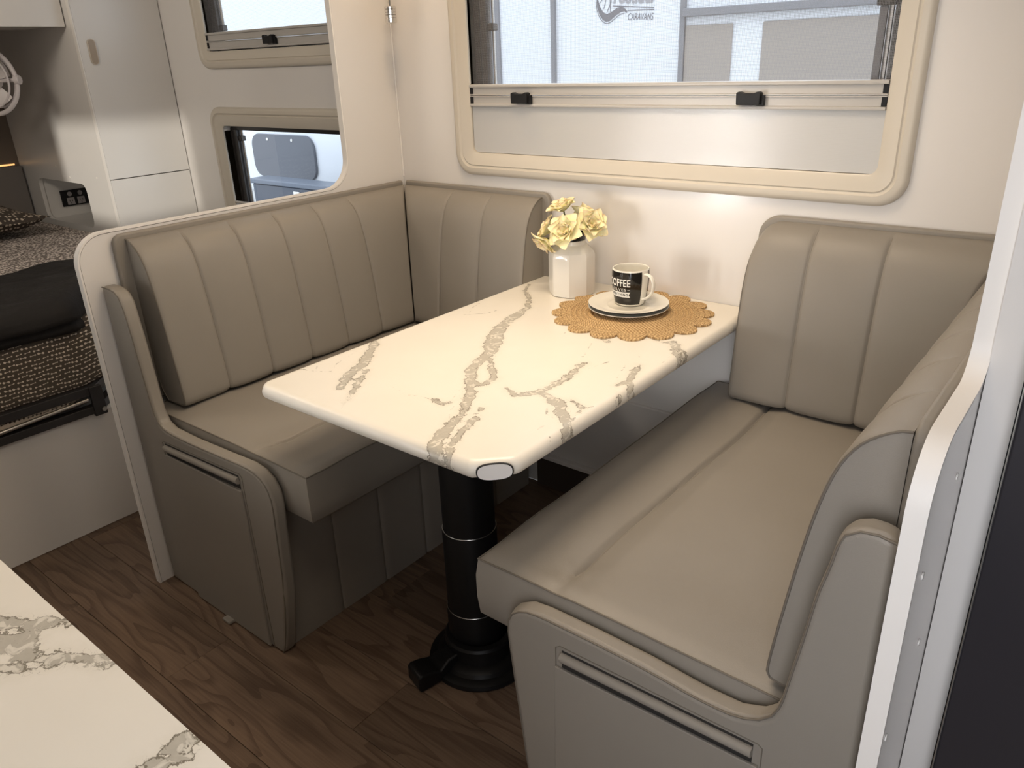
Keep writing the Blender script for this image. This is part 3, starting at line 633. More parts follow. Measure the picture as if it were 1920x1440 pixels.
def slab(name, x0, x1, y0, y1, cutl, cut, z0, z1, parent, bold, thin, step, r=.014):
    """laminate top with bull-nosed edge and clipped front corners; outline follows the rows"""
    ny = int((y1 - y0) / step) + 1; nx = int((x1 - x0) / step) + 1
    Y = np.linspace(y0 + r, y1 - .001, ny); V = []; F = []
    for y in Y:
        a, b = x0 + r + max(0, cutl - (y - y0 - r)), x1 - r - max(0, cut - (y - y0 - r))
        for i in range(nx): V.append((a + (b - a) * i / (nx - 1), y, z1))
    F = [(j * nx + i, j * nx + i + 1, (j + 1) * nx + i + 1, (j + 1) * nx + i) for j in range(ny - 1) for i in range(nx - 1)]
    per = [i for i in range(nx)] + [j * nx + nx - 1 for j in range(1, ny)] + [(ny - 1) * nx + i for i in range(nx - 2, -1, -1)] + [j * nx for j in range(ny - 2, 0, -1)]
    P2 = np.array([V[i][:2] for i in per]); n = len(per)
    tn = np.roll(P2, -2, 0) - np.roll(P2, 2, 0); nn = np.c_[tn[:, 1], -tn[:, 0]]; nn /= np.linalg.norm(nn, axis=1)[:, None]
    prev = per; h = z1 - z0
    for a in (25, 50, 75, 90, 105, 130, 155, 180):
        s, c = math.sin(math.radians(a)), math.cos(math.radians(a)); ring = []
        for q, (p, m) in enumerate(zip(P2, nn)):
            o = r * s if Y[-1] - p[1] > .002 else 0
            ring.append(len(V)); V.append((p[0] + m[0] * o, min(p[1] + m[1] * o, y1 - .001), z0 + h / 2 + h / 2 * c))
        F += [(prev[k], prev[(k + 1) % n], ring[(k + 1) % n], ring[k]) for k in range(n)]; prev = ring
    F.append(tuple(prev))
    o = mesh(name, V, F, MARBLE, parent, sharp=60)
    vein_attr(o.data, V, bold, thin)
    return o
tb = thing('dinette_table', 'marble patterned dinette table on a black telescopic pedestal', 'table', (.893, -.735, 0))
slab('tabletop', .570, 1.213, -1.000, -.001, .010, .050, .687, .720, tb, TB, TT, .0045)
nrm = Vector((.7071, -.7071, 0)); cpos = Vector((1.213 - .025 - .007, -1.0 + .025 + .007, .7035)) + nrm * .0095
for nm, rr, mt, off in (('cap_outline', 1.0, BLACK, -.0006), ('corner_cap', .93, plain('pale_edge_cap', (.78, .76, .74), .4), .0)):
    u = Vector((.7071, .7071, 0)); n = 32; V = []
    for s in (-.003, .0012):
        for k in range(n):
            a = 2 * math.pi * k / n; ca, sa = math.cos(a), math.sin(a)
            V.append(cpos + nrm * (s + off) + u * .0305 * rr * math.copysign(abs(ca) ** .75, ca) + Vector((0, 0, 1)) * .0150 * rr * math.copysign(abs(sa) ** .75, sa))
    mesh(nm, V, [tuple(range(n))[::-1], tuple(range(n, 2 * n))] + [(k, (k + 1) % n, n + (k + 1) % n, n + k) for k in range(n)], mt, tb)
pc = (.893, -.735, 0)
lathe('pole_section', [(.0585, .36), (.0585, .686)], pc, BLACKM, tb, n=40, cap1=True)
lathe('pole_section', [(.0612, .15), (.0612, .358), (.0604, .361), (.057, .3615)], pc, BLACKM, tb, n=40)
lathe('pole_section', [(.0638, .06), (.0638, .148), (.063, .151), (.058, .1515)], pc, BLACKM, tb, n=40)
for zz, rr in ((.361, .0600), (.151, .0628)): tube('section_rim', [(pc[0] + rr * math.cos(a), pc[1] + rr * math.sin(a), zz) for a in np.linspace(0, 2 * math.pi, 40, False)], .0011, STEEL, tb, closed=True, n=6)
lathe('base_flange', [(.122, .001), (.124, .006), (.122, .014), (.114, .018), (.104, .020), (.100, .028), (.092, .034), (.080, .037), (.078, .060), (.083, .064), (.083, .074), (.079, .080), (.067, .082), (.066, .082)], (.905, -.735, 0), BLACKM, tb, n=56, sharp=25)
lv = Vector((-.30, -.954, 0)).normalized(); sd = Vector((lv.y, -lv.x, 0))
base_p = Vector((.905, -.735, 0))
prof = [(.06, .060), (.10, .052), (.125, .040), (.150, .048), (.172, .050), (.180, .044), (.180, .008), (.172, .003), (.12, .003), (.06, .018)]
V = [tuple(base_p + lv * p[0] + sd * s * (.030 if p[0] > .12 else .022) + Vector((0, 0, p[1]))) for s in (-1, 1) for p in prof]; n = len(prof)
mesh('foot_lever', V, [tuple(range(n)), tuple(range(2 * n - 1, n - 1, -1))] + [(k, (k + 1) % n, n + (k + 1) % n, n + k) for k in range(n)], BLACKM, tb, bevel=.006, seg=3)

# ------------------------------------------------------------------ foreground kitchen bench
kb = thing('kitchen_bench', 'white marble topped kitchen bench in the near left corner', 'bench', (1.08, -1.99, 0))
slab('benchtop', .55, 1.585, -2.345, -1.630, 0.0, 0.0, .868, .900, kb, [[(x, y, v * 1.15 + .002) for x, y, v in L] for L in CB], [], .0065)
box('cabinet_body', (.60, -2.34, .0), (1.57, -1.66, .867), WARDM, kb)
# ================================================================== THINGS ON THE TABLE
T0 = .7202
def oct_r(an, j, wts): 
    k = math.cos(math.pi / 8) / math.cos(((an + OCT) % (math.pi / 4)) - math.pi / 8); wt = wts[j]
    return 1 + (k * 1.03 - 1) * wt
OCT = math.radians(18)
vz = thing('vase', 'white octagonal ceramic vase with a black rim, holding yellow roses', 'vase', (.748, -.120, T0))
vp = [(.055, 0), (.0595, .002), (.0605, .010), (.0610, .05), (.0610, .100), (.0605, .108), (.058, .116), (.052, .124), (.044, .131), (.039, .136), (.0375, .141), (.0375, .146), (.0355, .147)]
vw = [1, 1, 1, 1, 1, .92, .7, .4, .12, 0, 0, 0, 0]
lathe('body', vp, (.748, -.120, T0), CERAM, vz, n=64, rfun=lambda a, j: oct_r(a, j, vw), sharp=18)
lathe('black_rim', [(.0352, .1472), (.0372, .148), (.0372, .163), (.0362, .1645), (.034, .164), (.034, .130)], (.748, -.120, T0), BLKGL, vz, n=48, cap0=False)

# flowers
def petal_mesh(nm, L, W, cup, curl, tipc):
    nu, nv = 9, 8; V = []; F = []; g = []
    for i in range(nu):
        s = i / (nu - 1)
        wd = W * (.28 + .72 * math.sin(math.pi / 2 * min(1, s / .62)) if s < .72 else max(.58, math.sqrt(max(0, 1 - ((s - .72) / .33) ** 2))))
        for j in range(nv):
            t = j / (nv - 1) * 2 - 1
            x = t * wd / 2; z = s * L
            y = cup * (s ** 1.2) * (1 - .0 * t) - cup * 1.1 * s * (t * t) * .9 + curl * max(0, s - .55) ** 1.5 * 4.5 * L * (1 + .35 * t)
            z -= .16 * L * abs(t) ** 2.5 * s ** 3
            y += .0016 * math.sin(6 * t + 7 * s) * s
            V.append((x, -y, z)); g.append(min(1, s * 1.0 + (.12 if abs(t) > .85 else 0) * s) * tipc)
    for i in range(nu - 1):
        for j in range(nv - 1): F.append((i * nv + j, i * nv + j + 1, (i + 1) * nv + j + 1, (i + 1) * nv + j))
    me = bpy.data.meshes.new(nm); me.from_pydata(V, [], F); me.polygons.foreach_set('use_smooth', [True] * len(F))
    at = me.attributes.new('tip', 'FLOAT', 'POINT'); at.data.foreach_set('value', g); me.materials.append(PETAL)
    return me
PIN = petal_mesh('petal', .036, .034, .012, .02, 1.05); PMID = petal_mesh('petal', .044, .044, .014, .07, 1.0); POUT = petal_mesh('petal', .050, .050, .012, .10, .95)
def flower(c, face, label, size, stem_to, outer_open=62, seed=0, outer_drop=0):
    rnd = random.Random(seed)
    t = thing('rose', label, 'flower', c, 'yellow roses in the vase')
    q = Vector((0, 0, 1)).rotation_difference(Vector(face).normalized()).to_matrix().to_4x4()
    spec = [(PIN, 3, -2, .70, 0), (PIN, 4, 7, .90, .5), (PMID, 4, 18, .90, .2), (PMID, 5, 32, 1.0, .7), (POUT, 5, outer_open, 1.0, .35)]
    for me, n, tilt, sc, ph in spec:
        for k in range(n):
            a = 2 * math.pi * (k + ph) / n + rnd.uniform(-.15, .15)
            tl = math.radians(tilt + rnd.uniform(-6, 6)); s = sc * size * rnd.uniform(.92, 1.06)
            # petal grows along +Z, its outside faces -Y: lean outwards
            m = q @ Matrix.Rotation(a, 4, 'Z') @ Matrix.Translation((0, -.0025 * size, -.012 * size)) @ Matrix.Rotation(tl, 4, 'X') @ Matrix.Rotation(rnd.uniform(-.12, .12), 4, 'Z') @ Matrix.Scale(s, 4)
            o = link('petal', me, t); o.matrix_local = m
    b = Vector(c) - Vector(face).normalized() * .014 * size; e = Vector(stem_to)
    md = (b * .5 + e * .5) + Vector((0, 0, .006))
    tube('stem', smoothpoly([tuple(b), tuple(md), tuple(e)], 2, False), .0021, STEM, t, n=6)
    return t
F0 = (.748, -.120)
flower((.726, -.130, .950), (-.15, -.30, .9), 'pale yellow rose standing highest in the vase', .82, (.742, -.122, .86), 46, 1)
flower((.694, -.155, .893), (-.65, -.55, .5), 'pale yellow rose leaning out left of the vase', .84, (.735, -.125, .86), 46, 2)
flower((.764, -.176, .900), (.10, -.86, .5), 'yellow and peach rose facing front at the middle of the vase', .93, (.752, -.128, .86), 58, 3)
flower((.812, -.122, .913), (.62, -.50, .55), 'pale yellow rose leaning out right of the vase', .95, (.760, -.118, .86), 60, 4)
flower((.704, -.180, .866), (-.30, -.62, -.72), 'drooping yellow rose hanging lowest over the left shoulder of the vase', .84, (.738, -.130, .86), 46, 5)
flower((.765, -.080, .922), (.2, .70, .65), 'pale rose behind the others, facing the window wall', .86, (.750, -.112, .86), 58, 6)

# placemat
mc = Vector((.980, -.196, T0))
pm = thing('placemat', 'round scalloped woven jute placemat under the plates', 'placemat', mc)
prof = []
for k in range(12):
    r = .008 + k * .0125
    for a in (-80, -40, 0, 40, 80): prof.append((r + .0060 * math.sin(math.radians(a)) + .006, .0008 + .0058 * math.cos(math.radians(a))))
prof.append((.160, .0026))
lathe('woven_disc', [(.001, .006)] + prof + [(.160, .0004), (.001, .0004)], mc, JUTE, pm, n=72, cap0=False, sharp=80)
sh = None
NS = 16
for k in range(NS):
    a = 2 * math.pi * (k + .35) / NS
    if sh is None:
        r0, r1, hw = .150, .199, .0335; V = []; F = []
        base_ = [(r0, -hw)] + [(r0 + .010 + (r1 - r0 - .010) * math.sin(math.radians(t)), -hw * math.cos(math.radians(t))) for t in range(10, 171, 16)] + [(r0, hw)]
        n = len(base_)
        for p in base_: V.append((p[0], p[1], .0003))
        for p in base_: V.append((p[0], p[1], .0045))
        cxx = r0 + .012
        for p in base_: V.append((cxx + (p[0] - cxx) * .72, p[1] * .72, .0062))
        for p in base_: V.append((cxx + (p[0] - cxx) * .55, p[1] * .55, .0042))
        F = [tuple(range(n))[::-1]] + [(L * n + i, L * n + (i + 1) % n, (L + 1) * n + (i + 1) % n, (L + 1) * n + i) for L in range(3) for i in range(n)] + [tuple(range(3 * n, 4 * n))]
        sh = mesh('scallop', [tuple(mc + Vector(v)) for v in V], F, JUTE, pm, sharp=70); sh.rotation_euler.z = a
    else:
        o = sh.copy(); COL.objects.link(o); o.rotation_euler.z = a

# two stacked saucers and mug
pc2 = Vector((.966, -.190, T0 + .0068))
p1 = thing('saucer', 'lower white saucer lying on the jute placemat', 'saucer', pc2, 'stacked saucers')
lathe('dish', [(.0, .001), (.048, .001), (.050, .000), (.053, .000), (.055, .003), (.075, .0055), (.094, .0098), (.099, .0116), (.0992, .0130), (.097, .0130), (.075, .0085), (.055, .006), (.0, .006)], pc2, CREAMC, p1, n=64, cap0=False)
pc3 = pc2 + Vector((0, 0, .0064))
p2 = thing('saucer', 'upper white saucer directly under the coffee mug, with a black underside band', 'saucer', pc3, 'stacked saucers')
lathe('dish', [(.0, .001), (.048, .001), (.050, .0), (.053, .0), (.055, .003), (.075, .0068), (.094, .0120), (.0985, .0145), (.0990, .0158), (.0965, .0160), (.074, .0105), (.055, .0070), (.053, .0078), (.051, .0078), (.049, .0066), (.0, .0066)], pc3, CREAMC, p2, n=64, cap0=False)
lathe('black_band', [(.080, .0074), (.0938, .0113), (.0983, .0138), (.0993, .0152), (.0975, .0136), (.080, .0080)], pc3, BLKGL, p2, n=64, cap0=False)
mg_c = Vector((.961, -.174, pc3.z + .0073)); MH = .0905
mg = thing('coffee_mug', 'black and white coffee mug with white lettering, standing on the upper saucer', 'mug', mg_c)
def mug_r(z): 
    s = z / MH; return .0365 + .0095 * math.sin(min(1, s / .8) * math.pi / 2) - .0012 * max(0, (s - .8) / .2) ** 2
zs = np.linspace(.004, MH - .002, 14)
outer = [(.0, .0), (.032, .0), (.0345, .0008)] + [(mug_r(z), z) for z in zs] + [(mug_r(MH) - .0004, MH - .0004), (mug_r(MH) - .0016, MH), (mug_r(MH) - .0030, MH - .0008)]
inner = [(mug_r(z) - .0036, z) for z in zs[::-1] if z > .010] + [(.030, .0075), (.0, .0070)]
lathe('body', outer + inner, mg_c, CREAMC, mg, n=64, cap0=False)
def wrap(az0, az1, z0, z1, off, name, mat, nz=12):
    na = max(2, int(abs(az1 - az0) / 4)); V = []; F = []
    for z in np.linspace(z0, z1, nz):
        for a in np.linspace(math.radians(az0), math.radians(az1), na): V.append((mg_c.x + (mug_r(z) + off) * math.cos(a), mg_c.y + (mug_r(z) + off) * math.sin(a), mg_c.z + z))
    for i in range(nz - 1):
        for j in range(na - 1): F.append((i * na + j, i * na + j + 1, (i + 1) * na + j + 1, (i + 1) * na + j))
    return mesh(name, V, F, mat, mg, recalc=False)
wrap(-183, -23, .0055, MH - .0035, .0003, 'black_glaze_wrap', BLKGL); wrap(7, 167, .0055, MH - .0035, .0003, 'black_glaze_wrap', BLKGL)
def bend(me, az_end, ztop, height, length, off, name, mat, flipz=False):
    bm = bmesh.new(); bm.from_mesh(me)
    x0 = min(v.co.x for v in bm.verts); x1 = max(v.co.x for v in bm.verts); y0 = min(v.co.y for v in bm.verts); y1 = max(v.co.y for v in bm.verts)
    for v in bm.verts: v.co.x = (v.co.x - x0) / (x1 - x0) * length; v.co.y = (v.co.y - y0) / (y1 - y0) * height; v.co.z = 0
    for k in range(1, int(length / .003)):
        bmesh.ops.bisect_plane(bm, geom=bm.verts[:] + bm.edges[:] + bm.faces[:], plane_co=(k * .003, 0, 0), plane_no=(1, 0, 0))
    bmesh.ops.triangulate(bm, faces=bm.faces[:])
    V = []
    for v in bm.verts:
        z = ztop - height + v.co.y; a = math.radians(az_end) - (length - v.co.x) / .0455; r = mug_r(z) + off
        V.append((mg_c.x + r * math.cos(a), mg_c.y + r * math.sin(a), mg_c.z + z))
    F = [tuple(l.index for l in f.verts) for f in bm.faces]; bm.free()
    return mesh(name, V, F, mat, mg, recalc=False)
bend(text_mesh('COFFEE', 1, .62, offset=.018), -60, .0710, .0190, .064, .0006, 'lettering', PRINT)
bend(text_mesh('SOLVES', 1, .8, spacing=1.15), -73, .0480, .0072, .046, .0006, 'lettering', PRINT)
wrap(-69, -61, .0441, .0447, .0006, 'lettering_rule', PRINT, 2)
bn = bpy.data.meshes.new('b'); bn.from_pydata([(0, 0, 0), (.92, 0, 0), (1, 0, 0), (.94, .5, 0), (1, 1, 0), (.92, 1, 0), (0, 1, 0)], [], [(0, 1, 3, 5, 6), (1, 2, 3), (3, 4, 5)])
bend(bn, -60, .0385, .0135, .064, .0006, 'banner', PRINT)
bend(text_mesh('EVERYTHING', 1, .7, offset=.01, spacing=1.08), -67, .0352, .0070, .056, .0009, 'lettering', BLKGL)
ha = math.radians(-9); hd = Vector((math.cos(ha), math.sin(ha), 0))
hp = [(.043, .079), (.050, .0805), (.058, .079), (.065, .072), (.0685, .060), (.0675, .046), (.063, .034), (.055, .025), (.047, .0195), (.038, .017)]
hp = smoothpoly([(.041 + (a - .041) * 1.10, b) for a, b in hp], 2, False); V = []; F = []
side = Vector((-hd.y, hd.x, 0)); n = 10
for i, p in enumerate(hp):
    a = Vector(hp[max(0, i - 1)]); b = Vector(hp[min(len(hp) - 1, i + 1)]); t = (b - a).normalized(); nm = Vector((-t.y, t.x))
    for k in range(n):
        an = 2 * math.pi * k / n; s = .0058 * math.cos(an); o = .0034 * math.sin(an)
        V.append(mg_c + hd * (p[0] + nm.x * o) + Vector((0, 0, p[1] + nm.y * o)) + side * s)
for i in range(len(hp) - 1):
    for k in range(n): F.append((i * n + k, i * n + (k + 1) % n, (i + 1) * n + (k + 1) % n, (i + 1) * n + k))
F += [tuple(range(n)), tuple(range((len(hp) - 1) * n, len(hp) * n))]
mesh('handle', V, F, CREAMC, mg)

# chrome reading lamp in the corner
rlmp = thing('reading_lamp', 'small knurled chrome lamp head hanging on a stem in the corner', 'lamp', (.068, -.06, 1.42))
lathe('head', [(.0, .001), (.0140, .001), (.0158, .0), (.0172, .001), (.0172, .012), (.0150, .013), (.0172, .014), (.0172, .020), (.0150, .021), (.0172, .022), (.0172, .027), (.0150, .028), (.0172, .029), (.0172, .035), (.0150, .036), (.0172, .037), (.0172, .043), (.0150, .045), (.0, .045)], (.068, -.06, 1.42), CHROME, rlmp, n=20, cap0=False, sharp=15)
tube('stem', [(.068, -.06, 1.464), (.066, -.058, 1.50), (.058, -.05, 1.55), (.03, -.03, 1.58), (.002, -.025, 1.585)], .0032, CHROME, rlmp, n=8)
disc('wall_mount', (.0045, -.025, 1.585), (1, 0, 0), .016, .008, CHROME, rlmp, n=20)

# ================================================================== BEDROOM END
XW, YW = -1.325, -.35
wd = thing('wardrobe', 'tall white wardrobe between the bed and the low window', 'wardrobe', (-1.75, -.175, 0))
niche = rrect(-2.030, -1.555, .706, .889, .035, 6)
plate('side_panel', [(-2.198, 0.002), (XW - .004, 0.002), (XW - .004, ZC - .002), (-2.198, ZC - .002)], [niche], 1, YW, YW + .016, WARDM, wd)
nb = .006
V = [(-2.03 - nb, YW + .015, .706 - nb), (-1.555 + nb, YW + .015, .706 - nb), (-1.555 + nb, YW + .015, .889 + nb), (-2.03 - nb, YW + .015, .889 + nb)]
V += [(v[0], -.04, v[2]) for v in V]
mesh('niche_lining', V, [(0, 1, 5, 4), (1, 2, 6, 5), (2, 3, 7, 6), (3, 0, 4, 7), (4, 5, 6, 7)], WARDM, wd, smooth=False, recalc=False)
box('carcass', (-1.38, -.333, .002), (XW - .020, -.002, ZC - .002), DKINT, wd)
dr = box('door', (XW - .017, YW + .004, .9205), (XW, -.0035, ZC - .004), WARDM, wd, bevel=.0015)
dr2 = box('door', (XW - .017, YW + .004, .08), (XW, -.0035, .9175), WARDM, wd, bevel=.0015)
hv = []
for dz, mat, r, h, nm in ((0, NICKEL, .0155, .004, 'handle'), (0, plain('handle_inset', (.38, .31, .24), .4), .0125, .0052, 'handle_inset')):
    L = [( -.300 + r * math.cos(a), 1.390 + (.030 if math.sin(a) >= 0 else -.030) + r * math.sin(a)) for a in np.linspace(0, 2 * math.pi, 28, False)]
    prism(nm, L, 0, XW + .0003, XW + h, mat, dr, bevel=.001)
box('front_edge', (XW - .019, YW - .0005, .002), (XW + .0005, YW + .0032, ZC - .002), EDGE, wd)
for x, z in ((-1.686, .910), (-1.432, .923), (-1.80, .95)): disc('screw_cap', (x, YW - .0008, z), (0, 1, 0), .004, .0015, EDGE, wd, n=10)
po = thing('power_outlet', 'black double power outlet inside the wardrobe niche', 'outlet', (-2.03, -.2, .745))
box('plate', (-2.0345, -.273, .744), (-2.0265, -.125, .816), BLACK, po, bevel=.002)
for y in (-.234, -.187):
    disc('switch', (-2.026, y, .7985), (1, 0, 0), .0105, .004, GREYP, po, n=20)
    sk = box('socket', (-2.0275, y - .017, .7495), (-2.0248, y + .017, .7815), GREYP, po, bevel=.006)
    for a, b in ((-.006, .768), (.006, .768), (0, .757)): box('pin_slot', (-2.0250, y + a - .0012, b - .004), (-2.0244, y + a + .0012, b + .004), BLACK, sk)

lk = thing('overhead_locker', 'white overhead locker above the bed, top left corner', 'cabinet', (-1.55, -1.1, 1.48))
box('body', (-1.75, -1.95, 1.484), (-1.398, YW - .004, ZC - .002), WARDM, lk)
box('door', (-1.3975, -1.95, 1.478), (-1.380, YW - .004, ZC - .006), WARDM, lk, bevel=.002)

fn = thing('fan', 'white folding fan hung under the overhead locker', 'fan', (-1.60, -.505, 1.30))
fc = Vector((-1.60, -.580, 1.302)); 
ax1 = Vector((.78, .62, .0)).normalized(); ax_n = Vector((-.62, .78, .0)).normalized(); UPV = Vector((0, 0, 1))
def fring(name, a, b, r, d=0.0, e=1.0):
    return tube(name, [fc + ax1 * (a * math.copysign(abs(math.cos(t)) ** e, math.cos(t))) + UPV * (b * math.sin(t)) + ax_n * d for t in np.linspace(0, 2 * math.pi, 48, False)], r, FANW, fn, closed=True, n=10)
fring('outer_ring', .100, .118, .0085, 0, 1.15); fring('inner_ring', .080, .095, .004, -.02); fring('inner_ring', .080, .095, .004, .02)
disc('pivot_knob', fc + ax1 * .104, ax1, .017, .020, FANW, fn, bevel=.003); disc('pivot_knob', fc - ax1 * .104, ax1, .017, .020, FANW, fn, bevel=.003)
tube('pivot_arm', [fc + ax1 * .10, fc + ax1 * .03], .008, FANW, fn)
disc('motor', fc, ax_n, .033, .060, FANW, fn, n=28, bevel=.008)
for k in range(4):
    a = 2 * math.pi * k / 4 + .5; V = []; F = []
    for s in np.linspace(.028, .084, 5):
        for t in np.linspace(-.5, .5, 4):
            an = a + t * (.9 - s * 2.5); V.append(fc + ax1 * (s * math.cos(an)) + UPV * (s * math.sin(an) * 1.08) + ax_n * (.016 * t))
    V += [v + ax_n * .0015 for v in V]
    m0 = 20
    F = [(i * 4 + j, i * 4 + j + 1, (i + 1) * 4 + j + 1, (i + 1) * 4 + j) for i in range(4) for j in range(3)]
    F += [tuple(q + m0 for q in f[::-1]) for f in F]
    mesh('blade', V, F, FANW, fn, recalc=False)
prism('hinge_bracket', [(fc.y - .022, fc.z + .117), (fc.y + .022, fc.z + .117), (fc.y + .030, fc.z + .170), (fc.y - .030, fc.z + .170)], 0, fc.x - .014, fc.x + .014, FANW, fn, bevel=.004)
box('ceiling_mount', (fc.x - .045, fc.y - .06, 1.471), (fc.x + .045, fc.y + .06, 1.4835), FANW, fn, bevel=.004)

hb = thing('headboard', 'grey upholstered headboard behind the pillow', 'headboard', (-2.17, -1.1, .4))
box('panel', (-2.196, -1.95, .45), (-2.150, YW - .006, .938), GREYHB, hb, bevel=.010)
ls_ = tag(box('led_strip', (-2.199, -1.95, .930), (-2.1965, YW - .02, .944), emit('warm_led', (1.0, .55, .20), 1.6)), 'warm led strip glowing above the grey headboard', 'light')

# bed
bd = thing('bed', 'island bed with a dark metal frame and patterned mattress', 'bed', (-1.3, -1.15, 0))
OUTL = [(-.416, -1.98), (-.416, -.955), (-.440, -.900), (-.93, -.372), (-2.14, -.372), (-2.14, -1.98)]
prism('base_panel', [(-.421, -1.97), (-.421, -.40), (-2.14, -.40), (-2.14, -1.97)], 2, .002, .374, WARDM, bd)
mo = OUTL[:]
prism('mattress', mo, 2, .452, .698, BONE, bd, bevel=.035, seg=4, limit=50)
V = [(-.423, -1.97, .425), (-.423, -.96, .425), (-.423, -.96, .398), (-.423, -1.97, .398)]
prism('lining_edge', [(-.411, -1.97), (-.411, -1.02), (-.50, -.93), (-.50, -1.97)], 2, .412, .4358, BONEW, bd, bevel=.008)
ups = [(-.404, -1.98), (-.404, -.945), (-.93, -.366), (-.95, -.39), (-.432, -.958), (-.432, -1.98)]
fr1 = prism('upper_rail', ups, 2, .436, .462, DARKF, bd, bevel=.002); fr2 = prism('lower_rail', ups, 2, .376, .400, DARKF, bd, bevel=.002)
tube('gas_strut', [(-.400, -1.98, .4065), (-.400, -1.40, .4075), (-.406, -.97, .424)], .0062, STEEL, bd, n=10)
br = box('corner_bracket', (-.412, -.962, .368), (-.399, -.925, .462), DARKF, bd, bevel=.003)
disc('bolt', (-.3975, -.934, .385), (1, 0, 0), .007, .004, STEEL, br, n=12)
sp = prism('bedspread', [(-.455, -1.95), (-.455, -.97), (-.475, -.925), (-.945, -.405), (-2.135, -.405), (-2.135, -1.95)], 2, .699, .706, SPREAD, None, bevel=.003)
tag(sp, 'grey speckled bedspread lying over the mattress', 'bedspread')
thr = thing('throw', 'black quilted throw folded in two layers across the foot of the bed', 'blanket', (-.62, -1.2, .71))
def throw(name, x0, foot, zlow, z0, y0, y1, th, seed, chamf=.52):
    n1, ny = 46, 70; V = []; F = []
    path = [(x0, z0)] + [(x0 + (foot - .05 - x0) * k / 12, z0) for k in range(1, 13)] + [(foot - .05 + .05 * math.sin(math.radians(a)), z0 - .05 + .05 * math.cos(math.radians(a))) for a in range(15, 91, 15)] + [(foot + .004, z0 - .05 - (z0 - .05 - zlow) * k / 5) for k in range(1, 6)]
    path = resample(path, .014); n1 = len(path)
    for j, y in enumerate(np.linspace(y0, y1, ny)):
        sh_ = max(0, (y - (-.955)) * 1.0) * .93     # follow the mattress chamfer
        for i, (x, z) in enumerate(path):
            wv = .0055 * math.sin(7 * y + 30 * x + seed) + .004 * math.sin(23 * y - 11 * x + 2 * seed) + .003 * math.sin(41 * x + 9 * math.sin(5 * y + seed) + seed)
            s = i / (n1 - 1)
            k = min(1, max(0, (x - (-.75)) / .2))
            V.append((x - sh_ * k + .004 * math.sin(19 * y + seed) * s, y, z + wv * (1 - .5 * s) + .010 * s * math.sin(4.5 * y + seed * 2)))
    F = [(j * n1 + i, j * n1 + i + 1, (j + 1) * n1 + i + 1, (j + 1) * n1 + i) for j in range(ny - 1) for i in range(n1 - 1)]
    o = mesh(name, V, F, THROW, thr, recalc=False)
    m = o.modifiers.new('thickness', 'SOLIDIFY'); m.thickness = th; m.offset = 1 if False else 0
throw('lower_layer', -.80, -.408, .640, .716, -1.95, -.60, .009, 1.0)
throw('upper_layer', -.86, -.392, .668, .732, -1.95, -.60, .014, 2.3)
# pillow
V = []; F = []; nu, nv = 28, 20
pcn = Vector((-1.78, -.87, .719)); ca = math.radians(8)
pl_ = thing('pillow', 'dark pillow with cream dotted case at the head of the bed', 'pillow', pcn)
for sg in (1, -1):
    b = len(V)
    for i in range(nu):
        for j in range(nv):
            u = i / (nu - 1) * 2 - 1; v = j / (nv - 1) * 2 - 1
            th = .062 * (max(0, (1 - abs(u) ** 2.6)) * max(0, (1 - abs(v) ** 2.6))) ** .55
            x = v * .235 * (1 - .05 * (1 - u * u)); y = u * .345 * (1 - .05 * (1 - v * v))
            V.append(tuple(pcn + Vector((x * math.cos(ca) - y * math.sin(ca), x * math.sin(ca) + y * math.cos(ca), .055 + sg * th + .004 * math.sin(9 * u + 5 * v) + .045 * max(0, -v)))))
    for i in range(nu - 1):
        for j in range(nv - 1):
            f = (b + i * nv + j, b + i * nv + j + 1, b + (i + 1) * nv + j + 1, b + (i + 1) * nv + j); F.append(f if sg > 0 else f[::-1])
mesh('pillowcase', V, F, PILLOW, pl_, recalc=False)

# ================================================================== FRIDGE SIDE
fg = thing('fridge', 'tall black fridge at the right edge, set in a white surround', 'fridge', (2.1, -.45, 0))
box('surround', (1.8095, -.832, .002), (1.846, -.05, ZC - .002), WHITE, fg)
box('black_side_seal', (1.8462, -.842, .386), (1.8495, -.10, 1.90), BLACK, fg)
box('plinth', (1.8462, -.836, .002), (2.44, -.10, .37), WHITE, fg)
box('door', (1.8500, -.870, .30), (2.44, -.10, 1.92), FRIDGE, fg, bevel=.004)
box('edge_strip', (1.8492, -.8715, .30), (1.8502, -.868, 1.92), STEEL, fg)

# ================================================================== OUTSIDE
YC = 2.0
VANW = plain('white_van_panel', (.80, .82, .86), .4, vary=.01); VANT = plain('grey_van_trim', (.22, .22, .235), .5); VANH = plain('dark_grey_hatch', (.13, .135, .155), .5)
VANB = plain('brown_tinted_pane', (.36, .315, .28), .5); VANL = plain('logo_grey', (.17, .165, .18), .5)
cv = thing('caravan', 'white caravan parked outside, seen through the windows', 'caravan', (-1.5, 3.2, 0))
box('body_shell', (-6.0, YC, .35), (2.8, YC + 2.2, 2.7), VANW, cv, bevel=.02)
box('corner_panel', (-1.60, YC - .012, .36), (-1.212, YC - .0005, 2.6), VANT, cv, bevel=.004)
for x in (-.840, -.058): box('vertical_trim', (x, YC - .02, .4), (x + .026, YC - .0005, 2.6), VANT, cv, bevel=.002)
box('awning_rail', (-.030, YC - .05, 1.463), (2.7, YC - .0005, 1.499), VANT, cv, bevel=.004)
for a, b in ((-.030, .215), (.362, 1.6)): box('tinted_window', (a, YC - .010, .75), (b, YC - .0005, 1.425), VANB, cv, bevel=.003)
h = prism('hatch', rrect(-3.865, -3.065, .487, .820, .10, 8), 1, YC - .022, YC - .0005, VANH, cv, bevel=.006)
